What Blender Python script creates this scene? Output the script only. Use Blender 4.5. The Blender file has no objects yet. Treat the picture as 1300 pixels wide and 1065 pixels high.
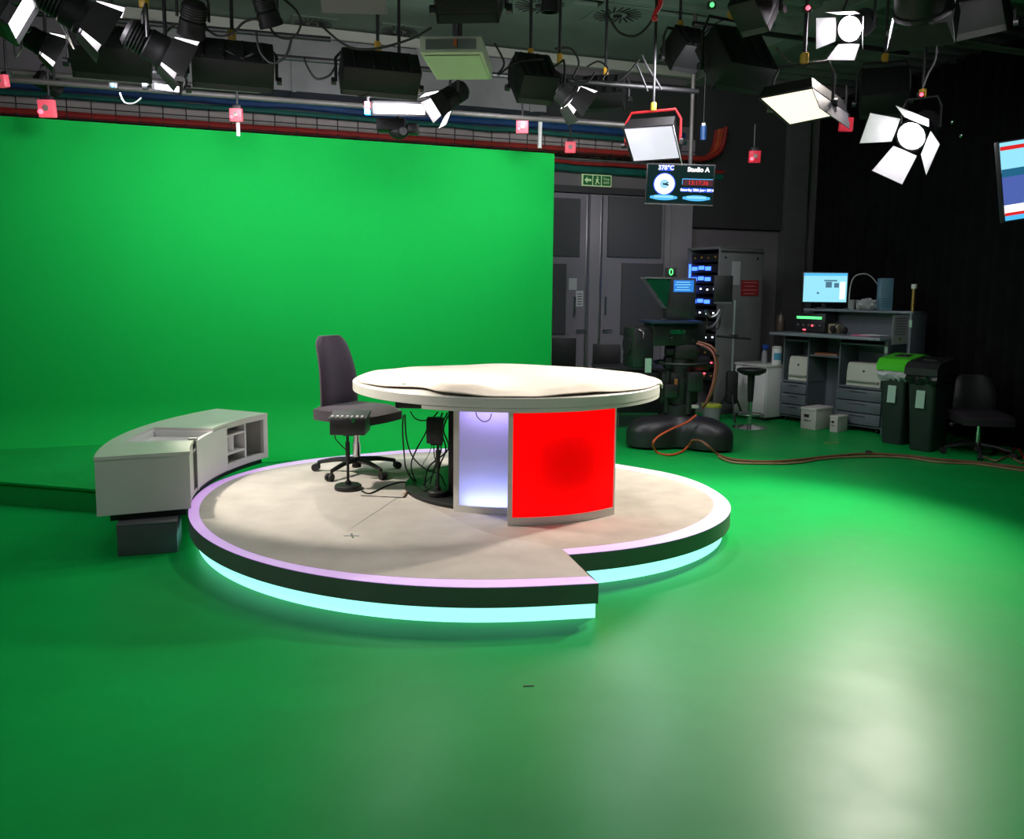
import bpy, bmesh, math, random
from mathutils import Vector, Matrix, Quaternion
random.seed(7)
S = bpy.context.scene
COL = S.collection
PI = math.pi
R = math.radians

# ---------------------------------------------------------------- camera
FPX, PPX, PPY = 1051.0, 650.0, 487.5
PITCH = math.atan((PPY - 366.0) / FPX)
ROLL = R(0.6)
EYE = Vector((0, 0, 1.65))
cd = bpy.data.cameras.new('camera'); cam = bpy.data.objects.new('camera', cd); COL.objects.link(cam)
cd.sensor_fit = 'HORIZONTAL'; cd.sensor_width = 36.0; cd.lens = FPX * 36 / 1300
cd.shift_x = 0.0; cd.shift_y = -45.0 / 1300; cd.clip_start = 0.05; cd.clip_end = 200
cam.matrix_world = Matrix.Translation(EYE) @ Matrix.Rotation(PI / 2 - PITCH, 4, 'X') @ Matrix.Rotation(ROLL, 4, 'Z')
S.camera = cam


def _ray(px, py):
    u, v = px - PPX, py - PPY
    c, s = math.cos(ROLL), math.sin(ROLL)
    x = (c * u + s * v) / FPX
    y = -(-s * u + c * v) / FPX
    return Vector((x, math.cos(PITCH) + y * math.sin(PITCH), -math.sin(PITCH) + y * math.cos(PITCH)))


def G(px, py, z=0.0):
    """surveyed point at height z"""
    d = _ray(px, py)
    return EYE + d * ((z - EYE.z) / d.z)


def D(px, py, Y):
    """surveyed point at depth Y"""
    d = _ray(px, py)
    return EYE + d * (Y / d.y)


# ---------------------------------------------------------------- materials
MATS = {}


def mat(name, col, rough=0.5, metal=0.0, emit=None, estr=0.0, noise=0.0, nscale=8.0, bump=0.0, bscale=60.0,
        spec=0.5, coat=0.0, alpha=1.0, trans=0.0, col2=None, stretch=None, rvar=0.0, sheen=0.0):
    if name in MATS:
        return MATS[name]
    m = bpy.data.materials.new(name); m.use_nodes = True
    nt = m.node_tree; b = nt.nodes['Principled BSDF']
    b.inputs['Base Color'].default_value = (*col, 1)
    b.inputs['Roughness'].default_value = rough
    b.inputs['Metallic'].default_value = metal
    b.inputs['Specular IOR Level'].default_value = spec
    b.inputs['Coat Weight'].default_value = coat
    b.inputs['Alpha'].default_value = alpha
    b.inputs['Transmission Weight'].default_value = trans
    b.inputs['Sheen Weight'].default_value = sheen
    if emit:
        b.inputs['Emission Color'].default_value = (*emit, 1)
        b.inputs['Emission Strength'].default_value = estr
    if noise or bump or rvar:
        tc = nt.nodes.new('ShaderNodeTexCoord')
        mp = nt.nodes.new('ShaderNodeMapping')
        nt.links.new(tc.outputs['Object'], mp.inputs['Vector'])
        if stretch:
            mp.inputs['Scale'].default_value = stretch
    if noise or rvar:
        n = nt.nodes.new('ShaderNodeTexNoise'); n.inputs['Scale'].default_value = nscale
        n.inputs['Detail'].default_value = 5
        nt.links.new(mp.outputs['Vector'], n.inputs['Vector'])
    if noise:
        mx = nt.nodes.new('ShaderNodeMix'); mx.data_type = 'RGBA'
        c2 = col2 or tuple(c * (1 - noise) for c in col)
        mx.inputs['A'].default_value = (*col, 1); mx.inputs['B'].default_value = (*c2, 1)
        rp = nt.nodes.new('ShaderNodeMapRange')
        rp.inputs['From Min'].default_value = 0.35; rp.inputs['From Max'].default_value = 0.7
        nt.links.new(n.outputs['Fac'], rp.inputs['Value'])
        nt.links.new(rp.outputs['Result'], mx.inputs['Factor'])
        nt.links.new(mx.outputs['Result'], b.inputs['Base Color'])
    if rvar:
        rp2 = nt.nodes.new('ShaderNodeMapRange')
        rp2.inputs['From Min'].default_value = 0.3; rp2.inputs['From Max'].default_value = 0.7
        rp2.inputs['To Min'].default_value = rough - rvar; rp2.inputs['To Max'].default_value = rough + rvar
        nt.links.new(n.outputs['Fac'], rp2.inputs['Value'])
        nt.links.new(rp2.outputs['Result'], b.inputs['Roughness'])
    if bump:
        n2 = nt.nodes.new('ShaderNodeTexNoise'); n2.inputs['Scale'].default_value = bscale
        n2.inputs['Detail'].default_value = 3
        nt.links.new(mp.outputs['Vector'], n2.inputs['Vector'])
        bp = nt.nodes.new('ShaderNodeBump'); bp.inputs['Strength'].default_value = bump
        bp.inputs['Distance'].default_value = 0.01
        nt.links.new(n2.outputs['Fac'], bp.inputs['Height'])
        nt.links.new(bp.outputs['Normal'], b.inputs['Normal'])
    MATS[name] = m
    return m


def translucent(name, col, mix=0.75):
    """thin acrylic sheet that passes on the light behind it"""
    if name in MATS:
        return MATS[name]
    m = bpy.data.materials.new(name); m.use_nodes = True
    nt = m.node_tree; nt.nodes.clear()
    o = nt.nodes.new('ShaderNodeOutputMaterial')
    t = nt.nodes.new('ShaderNodeBsdfTranslucent'); t.inputs['Color'].default_value = (*col, 1)
    d = nt.nodes.new('ShaderNodeBsdfPrincipled'); d.inputs['Base Color'].default_value = (*col, 1)
    d.inputs['Roughness'].default_value = 0.35
    x = nt.nodes.new('ShaderNodeMixShader'); x.inputs[0].default_value = mix
    nt.links.new(d.outputs[0], x.inputs[1]); nt.links.new(t.outputs[0], x.inputs[2])
    nt.links.new(x.outputs[0], o.inputs[0])
    MATS[name] = m
    return m


GREEN = (0.004, 0.40, 0.055)
M_floor = mat('green floor paint', (0.003, 0.34, 0.06), 0.40, noise=0.18, nscale=1.3, bump=0.02, bscale=25, spec=0.19, rvar=0.05)
M_green = mat('chroma green paint', (0.002, 0.43, 0.058), 0.75, noise=0.06, nscale=0.6, spec=0.15)
M_riser = mat('green riser paint', (0.004, 0.36, 0.06), 0.6, noise=0.2, nscale=2.0, spec=0.25)
M_wall = mat('grey wall paint', (0.20, 0.187, 0.19), 0.8, noise=0.12, nscale=1.5)
M_ceil = mat('ceiling deck', (0.19, 0.27, 0.21), 0.7, noise=0.25, nscale=1.2)
M_duct = mat('galvanised duct', (0.27, 0.27, 0.265), 0.45, 0.4, noise=0.25, nscale=3)
M_dark = mat('dark wall', (0.03, 0.03, 0.032), 0.9)
M_black = mat('black powder coat', (0.012, 0.012, 0.013), 0.5, noise=0.3, nscale=20)
M_blackp = mat('black plastic', (0.018, 0.018, 0.02), 0.4, noise=0.3, nscale=30, bump=0.03)
M_rubber = mat('black rubber', (0.012, 0.012, 0.012), 0.65)
M_chrome = mat('chrome', (0.75, 0.75, 0.76), 0.18, 1.0)
M_alu = mat('aluminium tube', (0.075, 0.072, 0.065), 0.5, 0.1, noise=0.15, nscale=12)
M_carpetL = mat('beige carpet', (0.56, 0.52, 0.46), 0.95, noise=0.16, nscale=5, bump=0.35, bscale=260, spec=0.1, sheen=0.2)
M_carpetR = mat('beige carpet darker', (0.49, 0.44, 0.375), 0.95, noise=0.18, nscale=6, bump=0.35, bscale=260, spec=0.1, sheen=0.2)  # slightly darker beige for the right piece
M_fascia = mat('platform fascia', (0.15, 0.18, 0.155), 0.45, noise=0.15, nscale=4)
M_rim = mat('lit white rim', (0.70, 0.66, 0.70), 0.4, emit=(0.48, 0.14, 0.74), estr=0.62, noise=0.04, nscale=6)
M_led = mat('cyan led strip', (0.6, 0.85, 0.85), 0.4, emit=(0.30, 0.92, 0.78), estr=1.5)
M_white = mat('cream laminate', (0.72, 0.70, 0.64), 0.35, noise=0.05, nscale=4)
M_whitem = mat('white satin panel', (0.66, 0.66, 0.64), 0.35, noise=0.05, nscale=3)
M_cabinet = mat('grey white laminate', (0.58, 0.58, 0.53), 0.35, noise=0.06, nscale=3)
M_gloss = mat('glossy white top', (0.62, 0.61, 0.56), 0.14, noise=0.05, nscale=3)
M_greybox = mat('dark grey box', (0.07, 0.075, 0.08), 0.5, noise=0.2, nscale=5)
M_cloth = mat('cream calico', (0.64, 0.575, 0.48), 0.9, noise=0.10, nscale=7, bump=0.25, bscale=90, spec=0.1, sheen=0.2)
M_chair = mat('plum grey fabric', (0.055, 0.038, 0.062), 0.9, noise=0.3, nscale=60, bump=0.3, bscale=300, spec=0.2, sheen=0.3)
M_chairs = mat('dark seat fabric', (0.034, 0.022, 0.034), 0.7, noise=0.3, nscale=50, bump=0.3, bscale=300, spec=0.35, sheen=0.3)
M_curtain = mat('black wool serge', (0.010, 0.010, 0.011), 0.95, noise=0.4, nscale=5, spec=0.1)
M_door = mat('grey door paint', (0.32, 0.30, 0.325), 0.45, noise=0.08, nscale=2)
M_acoustic = mat('perforated acoustic panel', (0.125, 0.125, 0.13), 0.8, noise=0.3, nscale=120)
M_steel = mat('dull steel', (0.4, 0.4, 0.4), 0.35, 0.9)
M_desk = mat('blue grey laminate', (0.115, 0.14, 0.155), 0.45, noise=0.12, nscale=4)
M_desktop = mat('pale blue grey laminate', (0.19, 0.22, 0.245), 0.35, noise=0.1, nscale=4)
M_cream = mat('cream plastic', (0.52, 0.54, 0.45), 0.45, noise=0.05)
M_paper = mat('white paper', (0.7, 0.7, 0.7), 0.8, noise=0.04)
M_ink = mat('grey print', (0.09, 0.09, 0.09), 0.8)
M_card = mat('pale cardboard', (0.56, 0.55, 0.50), 0.8, noise=0.1, nscale=5)
M_rack = mat('grey rack steel', (0.19, 0.195, 0.195), 0.5, noise=0.1, nscale=3)
M_red = mat('red tube', (0.55, 0.015, 0.02), 0.45)
M_redsign = mat('red sign', (0.30, 0.02, 0.025), 0.5)
M_orange = mat('orange red cable sheath', (0.65, 0.09, 0.02), 0.5, noise=0.35, nscale=9)
M_darkred = mat('dark red cable sheath', (0.42, 0.028, 0.02), 0.55, noise=0.3, nscale=9)
M_bluep = mat('blue cable sheath', (0.012, 0.07, 0.22), 0.5, noise=0.3, nscale=9)
M_teal = mat('teal cable sheath', (0.012, 0.16, 0.12), 0.5, noise=0.3, nscale=9)
M_brown = mat('brown cable', (0.20, 0.07, 0.035), 0.5, noise=0.3, nscale=15)
M_beigec = mat('beige cable', (0.26, 0.17, 0.09), 0.5, noise=0.2, nscale=15)
M_bin = mat('dark green bin plastic', (0.018, 0.032, 0.026), 0.5, noise=0.2, nscale=6)
M_binlid = mat('bright green lid', (0.06, 0.55, 0.015), 0.4, noise=0.05)
M_bag = mat('clear plastic bag', (0.62, 0.62, 0.64), 0.3, alpha=0.75, noise=0.25, nscale=25, bump=0.6, bscale=30)
M_label = mat('pale green label', (0.34, 0.52, 0.40), 0.6)
M_yellow = mat('yellow green lid', (0.48, 0.55, 0.05), 0.4)
M_clear = mat('cloudy clear plastic', (0.35, 0.38, 0.37), 0.3, alpha=0.7)
M_brass = mat('brass', (0.5, 0.33, 0.1), 0.35, 0.9)
M_blueb = mat('blue plastic', (0.01, 0.06, 0.32), 0.4)
M_towerb = mat('blue grey case', (0.10, 0.20, 0.28), 0.45, noise=0.1)
M_glass = mat('prompter glass', (0.004, 0.05, 0.022), 0.08, spec=0.8, coat=0.5)  # the backdrop's green reflection is put into the base colour
M_barn = mat('barn door sheet', (0.02, 0.02, 0.02), 0.6, 0.0, noise=0.2, nscale=12, spec=0.2)
M_barnlit = mat('barn door glare', (0.80, 0.78, 0.79), 0.5, 0.0, noise=0.1, nscale=12, spec=0.3)  # lit copy of the door sheet: lamp glare put into a pale colour
M_housing = mat('lamp housing black', (0.009, 0.009, 0.0095), 0.55, noise=0.3, nscale=30, spec=0.25)
M_lit_cool = mat('lit lamp lens', (0.9, 0.9, 0.95), 0.4, emit=(0.97, 0.90, 1.0), estr=75)
M_lit_panel = mat('lit soft panel', (0.85, 0.82, 0.9), 0.5, emit=(0.78, 0.68, 0.90), estr=0.62, noise=0.25, nscale=5)
M_lit_warm = mat('lit warm panel', (0.9, 0.85, 0.75), 0.5, emit=(1.0, 0.86, 0.70), estr=1.15)
M_lit_tube = mat('lit white tubes', (0.9, 0.9, 0.95), 0.5, emit=(0.93, 0.92, 1.0), estr=5)
M_unlit = mat('unlit lens glass', (0.02, 0.022, 0.025), 0.1, spec=0.7)
M_marker = mat('pink marker box', (0.62, 0.10, 0.13), 0.4, emit=(1.0, 0.10, 0.16), estr=0.45)
M_markerd = mat('dark red marker box', (0.45, 0.03, 0.05), 0.4, emit=(1.0, 0.01, 0.05), estr=0.22)
M_redled = mat('red led', (0.9, 0.1, 0.1), 0.4, emit=(1.0, 0.05, 0.08), estr=6)
M_blueled = mat('blue led', (0.1, 0.2, 0.9), 0.4, emit=(0.03, 0.10, 1.0), estr=5)
M_whiteled = mat('white led', (0.8, 0.8, 0.9), 0.4, emit=(0.75, 0.85, 1.0), estr=3)
M_greenled = mat('green led', (0.1, 0.9, 0.2), 0.4, emit=(0.08, 1.0, 0.18), estr=2.2)
M_cyanled = mat('cyan led', (0.1, 0.5, 0.9), 0.4, emit=(0.02, 0.32, 0.9), estr=2)
M_amber = mat('amber clamp', (0.55, 0.32, 0.03), 0.4)
M_scr_black = mat('dark screen', (0.004, 0.006, 0.006), 0.2, emit=(0.0, 0.012, 0.012), estr=1)
M_scr_white = mat('screen white', (0, 0, 0), 0.5, emit=(1, 1, 1), estr=1.3)
M_scr_cyan = mat('screen cyan', (0, 0, 0), 0.5, emit=(0.08, 0.50, 1.0), estr=1.1)
M_scr_blue = mat('screen blue', (0, 0, 0), 0.5, emit=(0.0, 0.08, 0.85), estr=1)
M_scr_red = mat('screen red', (0, 0, 0), 0.5, emit=(0.85, 0.02, 0.02), estr=0.9)
M_scr_pale = mat('screen pale', (0, 0, 0), 0.5, emit=(0.33, 0.82, 1.0), estr=1.0)
M_scr_grey = mat('screen grey', (0, 0, 0), 0.5, emit=(0.12, 0.30, 0.45), estr=0.6)
M_scr_dim = mat('screen dim blue', (0, 0, 0), 0.5, emit=(0.02, 0.22, 0.75), estr=1.0)
M_signgreen = mat('sign green', (0.01, 0.12, 0.03), 0.5, emit=(0.005, 0.10, 0.02), estr=0.3)
M_signpale = mat('sign pale', (0.6, 0.75, 0.5), 0.5, emit=(0.40, 0.60, 0.25), estr=0.35)


# ---------------------------------------------------------------- mesh helpers
class MB:
    def __init__(s):
        s.bm = bmesh.new()

    def box(s, c, size, rot=None, bevel=0.0, seg=2):
        m = Matrix.Translation(c) @ (rot.to_4x4() if rot is not None else Matrix.Identity(4)) @ Matrix.Diagonal((*size, 1))
        r = bmesh.ops.create_cube(s.bm, size=1.0, matrix=m)
        if bevel:
            es = list({e for v in r['verts'] for e in v.link_edges})
            bmesh.ops.bevel(s.bm, geom=es, offset=bevel, segments=seg, profile=0.5, affect='EDGES')
        return s

    def cyl(s, a, b, r0, r1=None, n=16):
        a, b = Vector(a), Vector(b)
        r1 = r0 if r1 is None else r1
        d = b - a
        q = d.to_track_quat('Z', 'Y').to_matrix().to_4x4()
        m = Matrix.Translation((a + b) / 2) @ q
        bmesh.ops.create_cone(s.bm, cap_ends=True, cap_tris=False, segments=n, radius1=r0, radius2=r1, depth=d.length, matrix=m)
        return s

    def sphere(s, c, r, sc=(1, 1, 1), n=12):
        m = Matrix.Translation(c) @ Matrix.Diagonal((*sc, 1))
        bmesh.ops.create_uvsphere(s.bm, u_segments=n * 2, v_segments=n, radius=r, matrix=m)
        return s

    def lathe(s, prof, n=32, m=None, a0=0.0, a1=2 * PI):
        m = m or Matrix.Identity(4)
        full = abs(a1 - a0 - 2 * PI) < 1e-6
        k = n if full else n + 1
        rings = []
        for (r, z) in prof:
            rings.append([s.bm.verts.new(m @ Vector((r * math.cos(a0 + (a1 - a0) * i / n), r * math.sin(a0 + (a1 - a0) * i / n), z))) for i in range(k)])
        for a, b in zip(rings, rings[1:]):
            for i in range(n):
                j = (i + 1) % k
                try:
                    s.bm.faces.new((a[i], a[j], b[j], b[i]))
                except ValueError:
                    pass
        if full:
            for rg, (r, z) in ((rings[0], prof[0]), (rings[-1], prof[-1])):
                if r > 1e-4:
                    s.bm.faces.new(rg)
        return s

    def prism(s, poly, z0, z1, m=None):
        m = m or Matrix.Identity(4)
        lo = [s.bm.verts.new(m @ Vector((p[0], p[1], z0))) for p in poly]
        hi = [s.bm.verts.new(m @ Vector((p[0], p[1], z1))) for p in poly]
        n = len(poly)
        s.bm.faces.new(list(reversed(lo))); s.bm.faces.new(hi)
        for i in range(n):
            j = (i + 1) % n
            s.bm.faces.new((lo[i], lo[j], hi[j], hi[i]))
        return s

    def strip(s, A, B, closed=False):
        a = [s.bm.verts.new(p) for p in A]; b = [s.bm.verts.new(p) for p in B]
        n = len(a)
        for i in range(n if closed else n - 1):
            j = (i + 1) % n
            s.bm.faces.new((a[i], a[j], b[j], b[i]))
        return s

    def face(s, pts):
        s.bm.faces.new([s.bm.verts.new(p) for p in pts])
        return s

    def tube(s, pts, r, n=8, sub=6, closed=False):
        P = smooth(pts, sub, closed) if sub > 1 else [Vector(p) for p in pts]
        rings = []
        up = Vector((0, 0, 1))
        t0 = (P[1] - P[0]).normalized()
        nrm = t0.orthogonal().normalized()
        L = len(P)
        for i, p in enumerate(P):
            if closed:
                t = (P[(i + 1) % L] - P[i - 1]).normalized()
            else:
                t = (P[min(i + 1, L - 1)] - P[max(i - 1, 0)])
                t = t.normalized() if t.length > 1e-9 else t0
            nrm = (nrm - t * nrm.dot(t))
            nrm = nrm.normalized() if nrm.length > 1e-6 else t.orthogonal().normalized()
            bn = t.cross(nrm)
            rr = r(i / (L - 1)) if callable(r) else r
            rings.append([s.bm.verts.new(p + (nrm * math.cos(2 * PI * k / n) + bn * math.sin(2 * PI * k / n)) * rr) for k in range(n)])
        m = L if closed else L - 1
        for i in range(m):
            a, b = rings[i], rings[(i + 1) % L]
            for k in range(n):
                s.bm.faces.new((a[k], a[(k + 1) % n], b[(k + 1) % n], b[k]))
        if not closed:
            s.bm.faces.new(list(reversed(rings[0]))); s.bm.faces.new(rings[-1])
        return s

    def xf(s, m):
        bmesh.ops.transform(s.bm, matrix=m, verts=s.bm.verts)
        return s

    def build(s, name, material, parent=None, loc=None, flat=False, bevel=0.0):
        if bevel:
            es = [e for e in s.bm.edges if len(e.link_faces) == 2 and e.calc_face_angle(0) > 0.6]
            bmesh.ops.bevel(s.bm, geom=es, offset=bevel, segments=2, profile=0.5, affect='EDGES')
        bmesh.ops.recalc_face_normals(s.bm, faces=s.bm.faces)
        for f in s.bm.faces:
            f.smooth = not flat
        for e in s.bm.edges:
            if len(e.link_faces) == 2 and e.calc_face_angle(0) > 0.6:
                e.smooth = False
        me = bpy.data.meshes.new(name)
        s.bm.to_mesh(me); s.bm.free()
        me.materials.append(material)
        o = bpy.data.objects.new(name, me); COL.objects.link(o)
        if parent is not None:
            o.parent = parent
        if loc is not None:
            o.location = loc
        return o


def smooth(pts, sub=6, closed=False):
    P = [Vector(p) for p in pts]
    out = []
    n = len(P)
    rng = range(n if closed else n - 1)
    for i in rng:
        p0 = P[(i - 1) % n] if closed or i > 0 else P[0]
        p1 = P[i]; p2 = P[(i + 1) % n]
        p3 = P[(i + 2) % n] if closed or i + 2 < n else P[-1]
        for k in range(sub):
            t = k / sub
            out.append(0.5 * ((2 * p1) + (p2 - p0) * t + (2 * p0 - 5 * p1 + 4 * p2 - p3) * t * t + (3 * p1 - p0 - 3 * p2 + p3) * t ** 3))
    if not closed:
        out.append(P[-1])
    return out


def resample(P, n):
    L = [0.0]
    for a, b in zip(P, P[1:]):
        L.append(L[-1] + (b - a).length)
    out = []; j = 0
    for i in range(n):
        t = L[-1] * i / (n - 1)
        while j < len(P) - 2 and L[j + 1] < t:
            j += 1
        f = (t - L[j]) / max(1e-9, L[j + 1] - L[j])
        out.append(P[j].lerp(P[j + 1], min(1, max(0, f))))
    return out


def relax(P, it=4):
    for _ in range(it):
        P = [P[0]] + [(P[i - 1] + 2 * P[i] + P[i + 1]) / 4 for i in range(1, len(P) - 1)] + [P[-1]]
    return P


def tag(o, label, cat, group=None, kind=None):
    o['label'] = label; o['category'] = cat
    if group:
        o['group'] = group
    if kind:
        o['kind'] = kind
    return o


def thing(name, label, cat, loc=(0, 0, 0), rz=0.0, group=None):
    o = bpy.data.objects.new(name, None); COL.objects.link(o)
    o.empty_display_size = 0.1
    o.location = loc; o.rotation_euler = (0, 0, rz)
    return tag(o, label, cat, group)


def struct(o, kind='structure', label=None):
    o['kind'] = kind
    if label:
        o['label'] = label
    return o


def part_label(o, label):
    o['label'] = label
    return o


def text_mesh(name, body, size, material, parent, m, ext=0.002, align='CENTER', bold=0.0):
    cu = bpy.data.curves.new(name, 'FONT'); cu.body = body; cu.size = size
    cu.align_x = align; cu.align_y = 'CENTER'; cu.extrude = ext; cu.offset = bold
    t = bpy.data.objects.new(name + '_curve', cu); COL.objects.link(t)
    dg = bpy.context.evaluated_depsgraph_get(); dg.update()
    me = bpy.data.meshes.new_from_object(t.evaluated_get(dg))
    bpy.data.objects.remove(t); bpy.data.curves.remove(cu)
    me.name = name
    me.transform(m)
    me.materials.clear(); me.materials.append(material)
    o = bpy.data.objects.new(name, me); COL.objects.link(o); o.parent = parent
    return o


def basis(x, y, z):
    return Matrix((x, y, z)).transposed()


def aim_m(a, roll=0.0, up=(0, 0, 1)):
    """local -> world rotation with local +Y along a, Z up"""
    y = Vector(a).normalized(); x = y.cross(Vector(up)).normalized(); z = x.cross(y)
    return basis(x, y, z) @ Matrix.Rotation(roll, 3, 'Y')


# ---------------------------------------------------------------- room frame
YAW = R(19.0)
U = Vector((math.cos(YAW), math.sin(YAW), 0)); N = Vector((math.sin(YAW), -math.cos(YAW), 0)); ZV = Vector((0, 0, 1))
B0 = Vector((0.55, 11.45, 0))


def wallpt(px, py, off=0.0):
    """point on the back wall plane pulled off metres into the room"""
    d = _ray(px, py)
    b = B0 + N * off
    t = (b - EYE).dot(N) / d.dot(N)
    return EYE + d * t


def wxy(u, off, z):
    return B0 + U * u + N * off + ZV * z


CEIL = 4.75
RW = 5.3
# ================================================================ SETTING
RZ = YAW


def room_box(name, u0, u1, o0, o1, z0, z1, m, kind='structure', label=None):
    mb = MB().box(((u0 + u1) / 2, -(o0 + o1) / 2, (z0 + z1) / 2), (u1 - u0, o1 - o0, z1 - z0))
    o = mb.build(name, m, flat=True); o.location = B0; o.rotation_euler = (0, 0, RZ)
    return struct(o, kind, label)


room_box('floor', -10, RW, 0, 13.5, -0.12, 0.0, M_floor, label='glossy green painted studio floor')
room_box('wall_back', -10, RW, -0.2, 0.0, 0, CEIL, M_wall, label='grey back wall behind the green screen and doors')
room_box('wall_right', RW, RW + 0.2, -0.2, 13.5, 0, CEIL, M_dark, label='dark wall behind the black curtain')
room_box('wall_left', -10.2, -10, -0.2, 13.5, 0, CEIL, M_dark, label='dark side wall beyond the green screen')
room_box('wall_front', -10.2, RW + 0.2, 13.5, 13.7, 0, CEIL, M_dark, label='dark wall opposite the green screen')
mb = MB().box((-2.35, -6.65, CEIL + 0.08), (15.4, 13.7, 0.12))
for i in range(44):
    mb.box((-2.35, -0.2 - i * 0.30, CEIL - 0.02), (15.3, 0.09, 0.09))
o = mb.build('ceiling', M_ceil, flat=True); o.location = B0; o.rotation_euler = (0, 0, RZ); struct(o, label='ribbed grey green ceiling deck')

# flat ceiling strip with air diffusers
mb = MB().box((-1.2, -1.15, CEIL - 0.05), (8.6, 1.9, 0.04))
o = mb.build('trim_1', M_ceil, flat=True); o.location = B0; o.rotation_euler = (0, 0, RZ); struct(o, label='flat ceiling panel strip')
mb = MB().box((-1.8, -0.32, CEIL - 0.16), (7.4, 0.10, 0.12))
o = mb.build('trim_2', mat('pale beam paint', (0.42, 0.44, 0.36), 0.6), flat=True); o.location = B0; o.rotation_euler = (0, 0, RZ); struct(o, label='pale beam along the top of the back wall')


def diffuser(px, py, size, label):
    z = CEIL - 0.075
    p = G(px, py, z) + N * 0.45
    t = thing('air_diffuser', label, 'vent', p, RZ, 'swirl diffusers in the ceiling')
    MB().box((0, 0, 0), (size, size, 0.012)).build('face_plate', M_ceil, t)
    mb = MB()
    for k in range(20):
        a = 2 * PI * k / 20
        q = Matrix.Rotation(a + 0.25, 3, 'Z')
        mb.box((math.cos(a) * size * 0.3, math.sin(a) * size * 0.3, -0.008), (size * 0.27, 0.02, 0.006), q)
    mb.cyl((0, 0, -0.005), (0, 0, -0.02), size * 0.08, n=16)
    mb.build('swirl_slots', M_black, t)


diffuser(393, 44, 0.5, 'swirl air diffuser in the ceiling over the chair, left of the other three')
diffuser(498, 53, 0.5, 'swirl air diffuser in the ceiling behind the pale hung box')
diffuser(762, 34, 0.62, 'swirl air diffuser in the ceiling above the lit red-yoked panel')
diffuser(667, 22, 0.62, 'swirl air diffuser in the ceiling by the hanging black cylinder lamp')

# ventilation duct along the back wall
t = thing('ventilation_duct', 'long galvanised duct along the back wall above the green screen', 'duct', wxy(-2.7, 0.30, 3.87), RZ)
mb = MB().box((0, 0, 0.30), (4.7, 0.5, 0.60))
mb.build('duct_body', M_duct, t, flat=True)
for k in range(4):
    MB().box((-2.2 + k * 1.45, -0.005, 0.30), (0.05, 0.53, 0.63)).build('flange', M_duct, t)

# ceiling beam running forward from the back corner
mb = MB()
a, b = wallpt(812, 79, 0.3), None
t = thing('ceiling_beam', 'grey green beam under the ceiling running forward from the back corner', 'beam', (a.x, a.y, 4.62), RZ)
MB().box((0.9, -2.2, 0), (0.16, 5.0, 0.22), Matrix.Rotation(R(-2), 3, 'Z')).build('beam_web', M_ceil, t)
MB().box((0.9, -2.2, -0.115), (0.30, 5.0, 0.02), Matrix.Rotation(R(-2), 3, 'Z')).build('flange', M_ceil, t)

# ---------------------------------------------------------------- doors
dr = 0.06
door = bpy.data.objects.new('door_1', None); COL.objects.link(door); door.location = B0; door.rotation_euler = (0, 0, RZ)
struct(door, label='tall pair of grey studio doors with dark acoustic panels')


def wl(px, py, off=0.0):
    """wall-local (u, -off, z) of a pixel on the back wall"""
    p = wallpt(px, py, off) - B0
    return Vector((p.dot(U), -off, p.z))


uL, uM1, uM2, uR = wl(664, 300)[0], wl(744, 300)[0], wl(749, 300)[0], wl(840, 300)[0]
zt = wl(744, 246)[2]
door_h = zt


def leaf(u0, u1):
    mb = MB().box(((u0 + u1) / 2, -dr / 2, door_h / 2), (u1 - u0 - 0.01, dr, door_h - 0.02), bevel=0.006)
    return mb.build('door_leaf', M_door, door)


L1 = leaf(uL, (uM1 + uM2) / 2); L2 = leaf((uM1 + uM2) / 2, uR)
for lf, (x0, x1, y0, y1) in ((L1, (664, 735, 249, 326)), (L2, (772, 838, 249, 328)), (L1, (664, 717, 334, 424)), (L2, (789, 838, 334, 424))):
    a, b = wl(x0, y0, dr), wl(x1, y1, dr)
    MB().box(((a[0] + b[0]) / 2, -dr - 0.015, (a[2] + b[2]) / 2), (b[0] - a[0], 0.03, a[2] - b[2]), bevel=0.008).build('acoustic_panel', M_acoustic, lf)
for lf, x in ((L1, 745.2), (L2, 763)):
    a = wl(x, 300, dr)
    MB().box((a[0], -dr - 0.008, door_h / 2), (0.035, 0.018, door_h - 0.05), bevel=0.004).build('edge_strip', M_steel, lf)
for lf, x in ((L1, 728), (L2, 767)):
    a, b = wl(x, 377, dr), wl(x, 399, dr)
    MB().tube([(a[0], -dr, a[2]), (a[0], -dr - 0.06, a[2]), (a[0], -dr - 0.06, b[2]), (a[0], -dr, b[2])], 0.012, sub=1).build('pull_handle', M_chrome, lf)
    c = wl(x + (4 if x < 740 else -2), 419, dr)
    mb = MB().cyl((c[0], -dr, c[2]), (c[0], -dr - 0.06, c[2]), 0.012)
    mb.box((c[0] + 0.05, -dr - 0.06, c[2]), (0.15, 0.015, 0.02), bevel=0.004)
    mb.build('lever_handle', M_chrome, lf)
a = wl(700, 233); b = wl(842, 246)
room_box('trim_3', uL - 0.1, uR + 0.08, 0, 0.10, zt + 0.0, zt + 0.09, mat('door head dark', (0.05, 0.05, 0.05), 0.6), label='dark head rail over the double doors')
room_box('trim_4', uR, uR + 0.09, 0, 0.10, 0, zt + 0.09, M_door, label='grey jamb beside the double doors')
room_box('trim_5', wl(846, 300)[0], wl(872, 300)[0], 0, 0.14, 0, CEIL - 1.0, M_door, label='pale grey wall panel between doors and rack')
room_box('trim_6', wl(874, 300)[0], wl(986, 300)[0], 0, 0.10, 2.55, 4.55, mat('dark grey cladding', (0.045, 0.045, 0.046), 0.8), label='dark wall cladding above the rack')
room_box('trim_7', wl(988, 300)[0], wl(1014, 300)[0], 0, 0.16, 0, 4.2, mat('dark grey column', (0.12, 0.12, 0.122), 0.7, noise=0.1), label='grey column at the end of the curtain')

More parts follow.
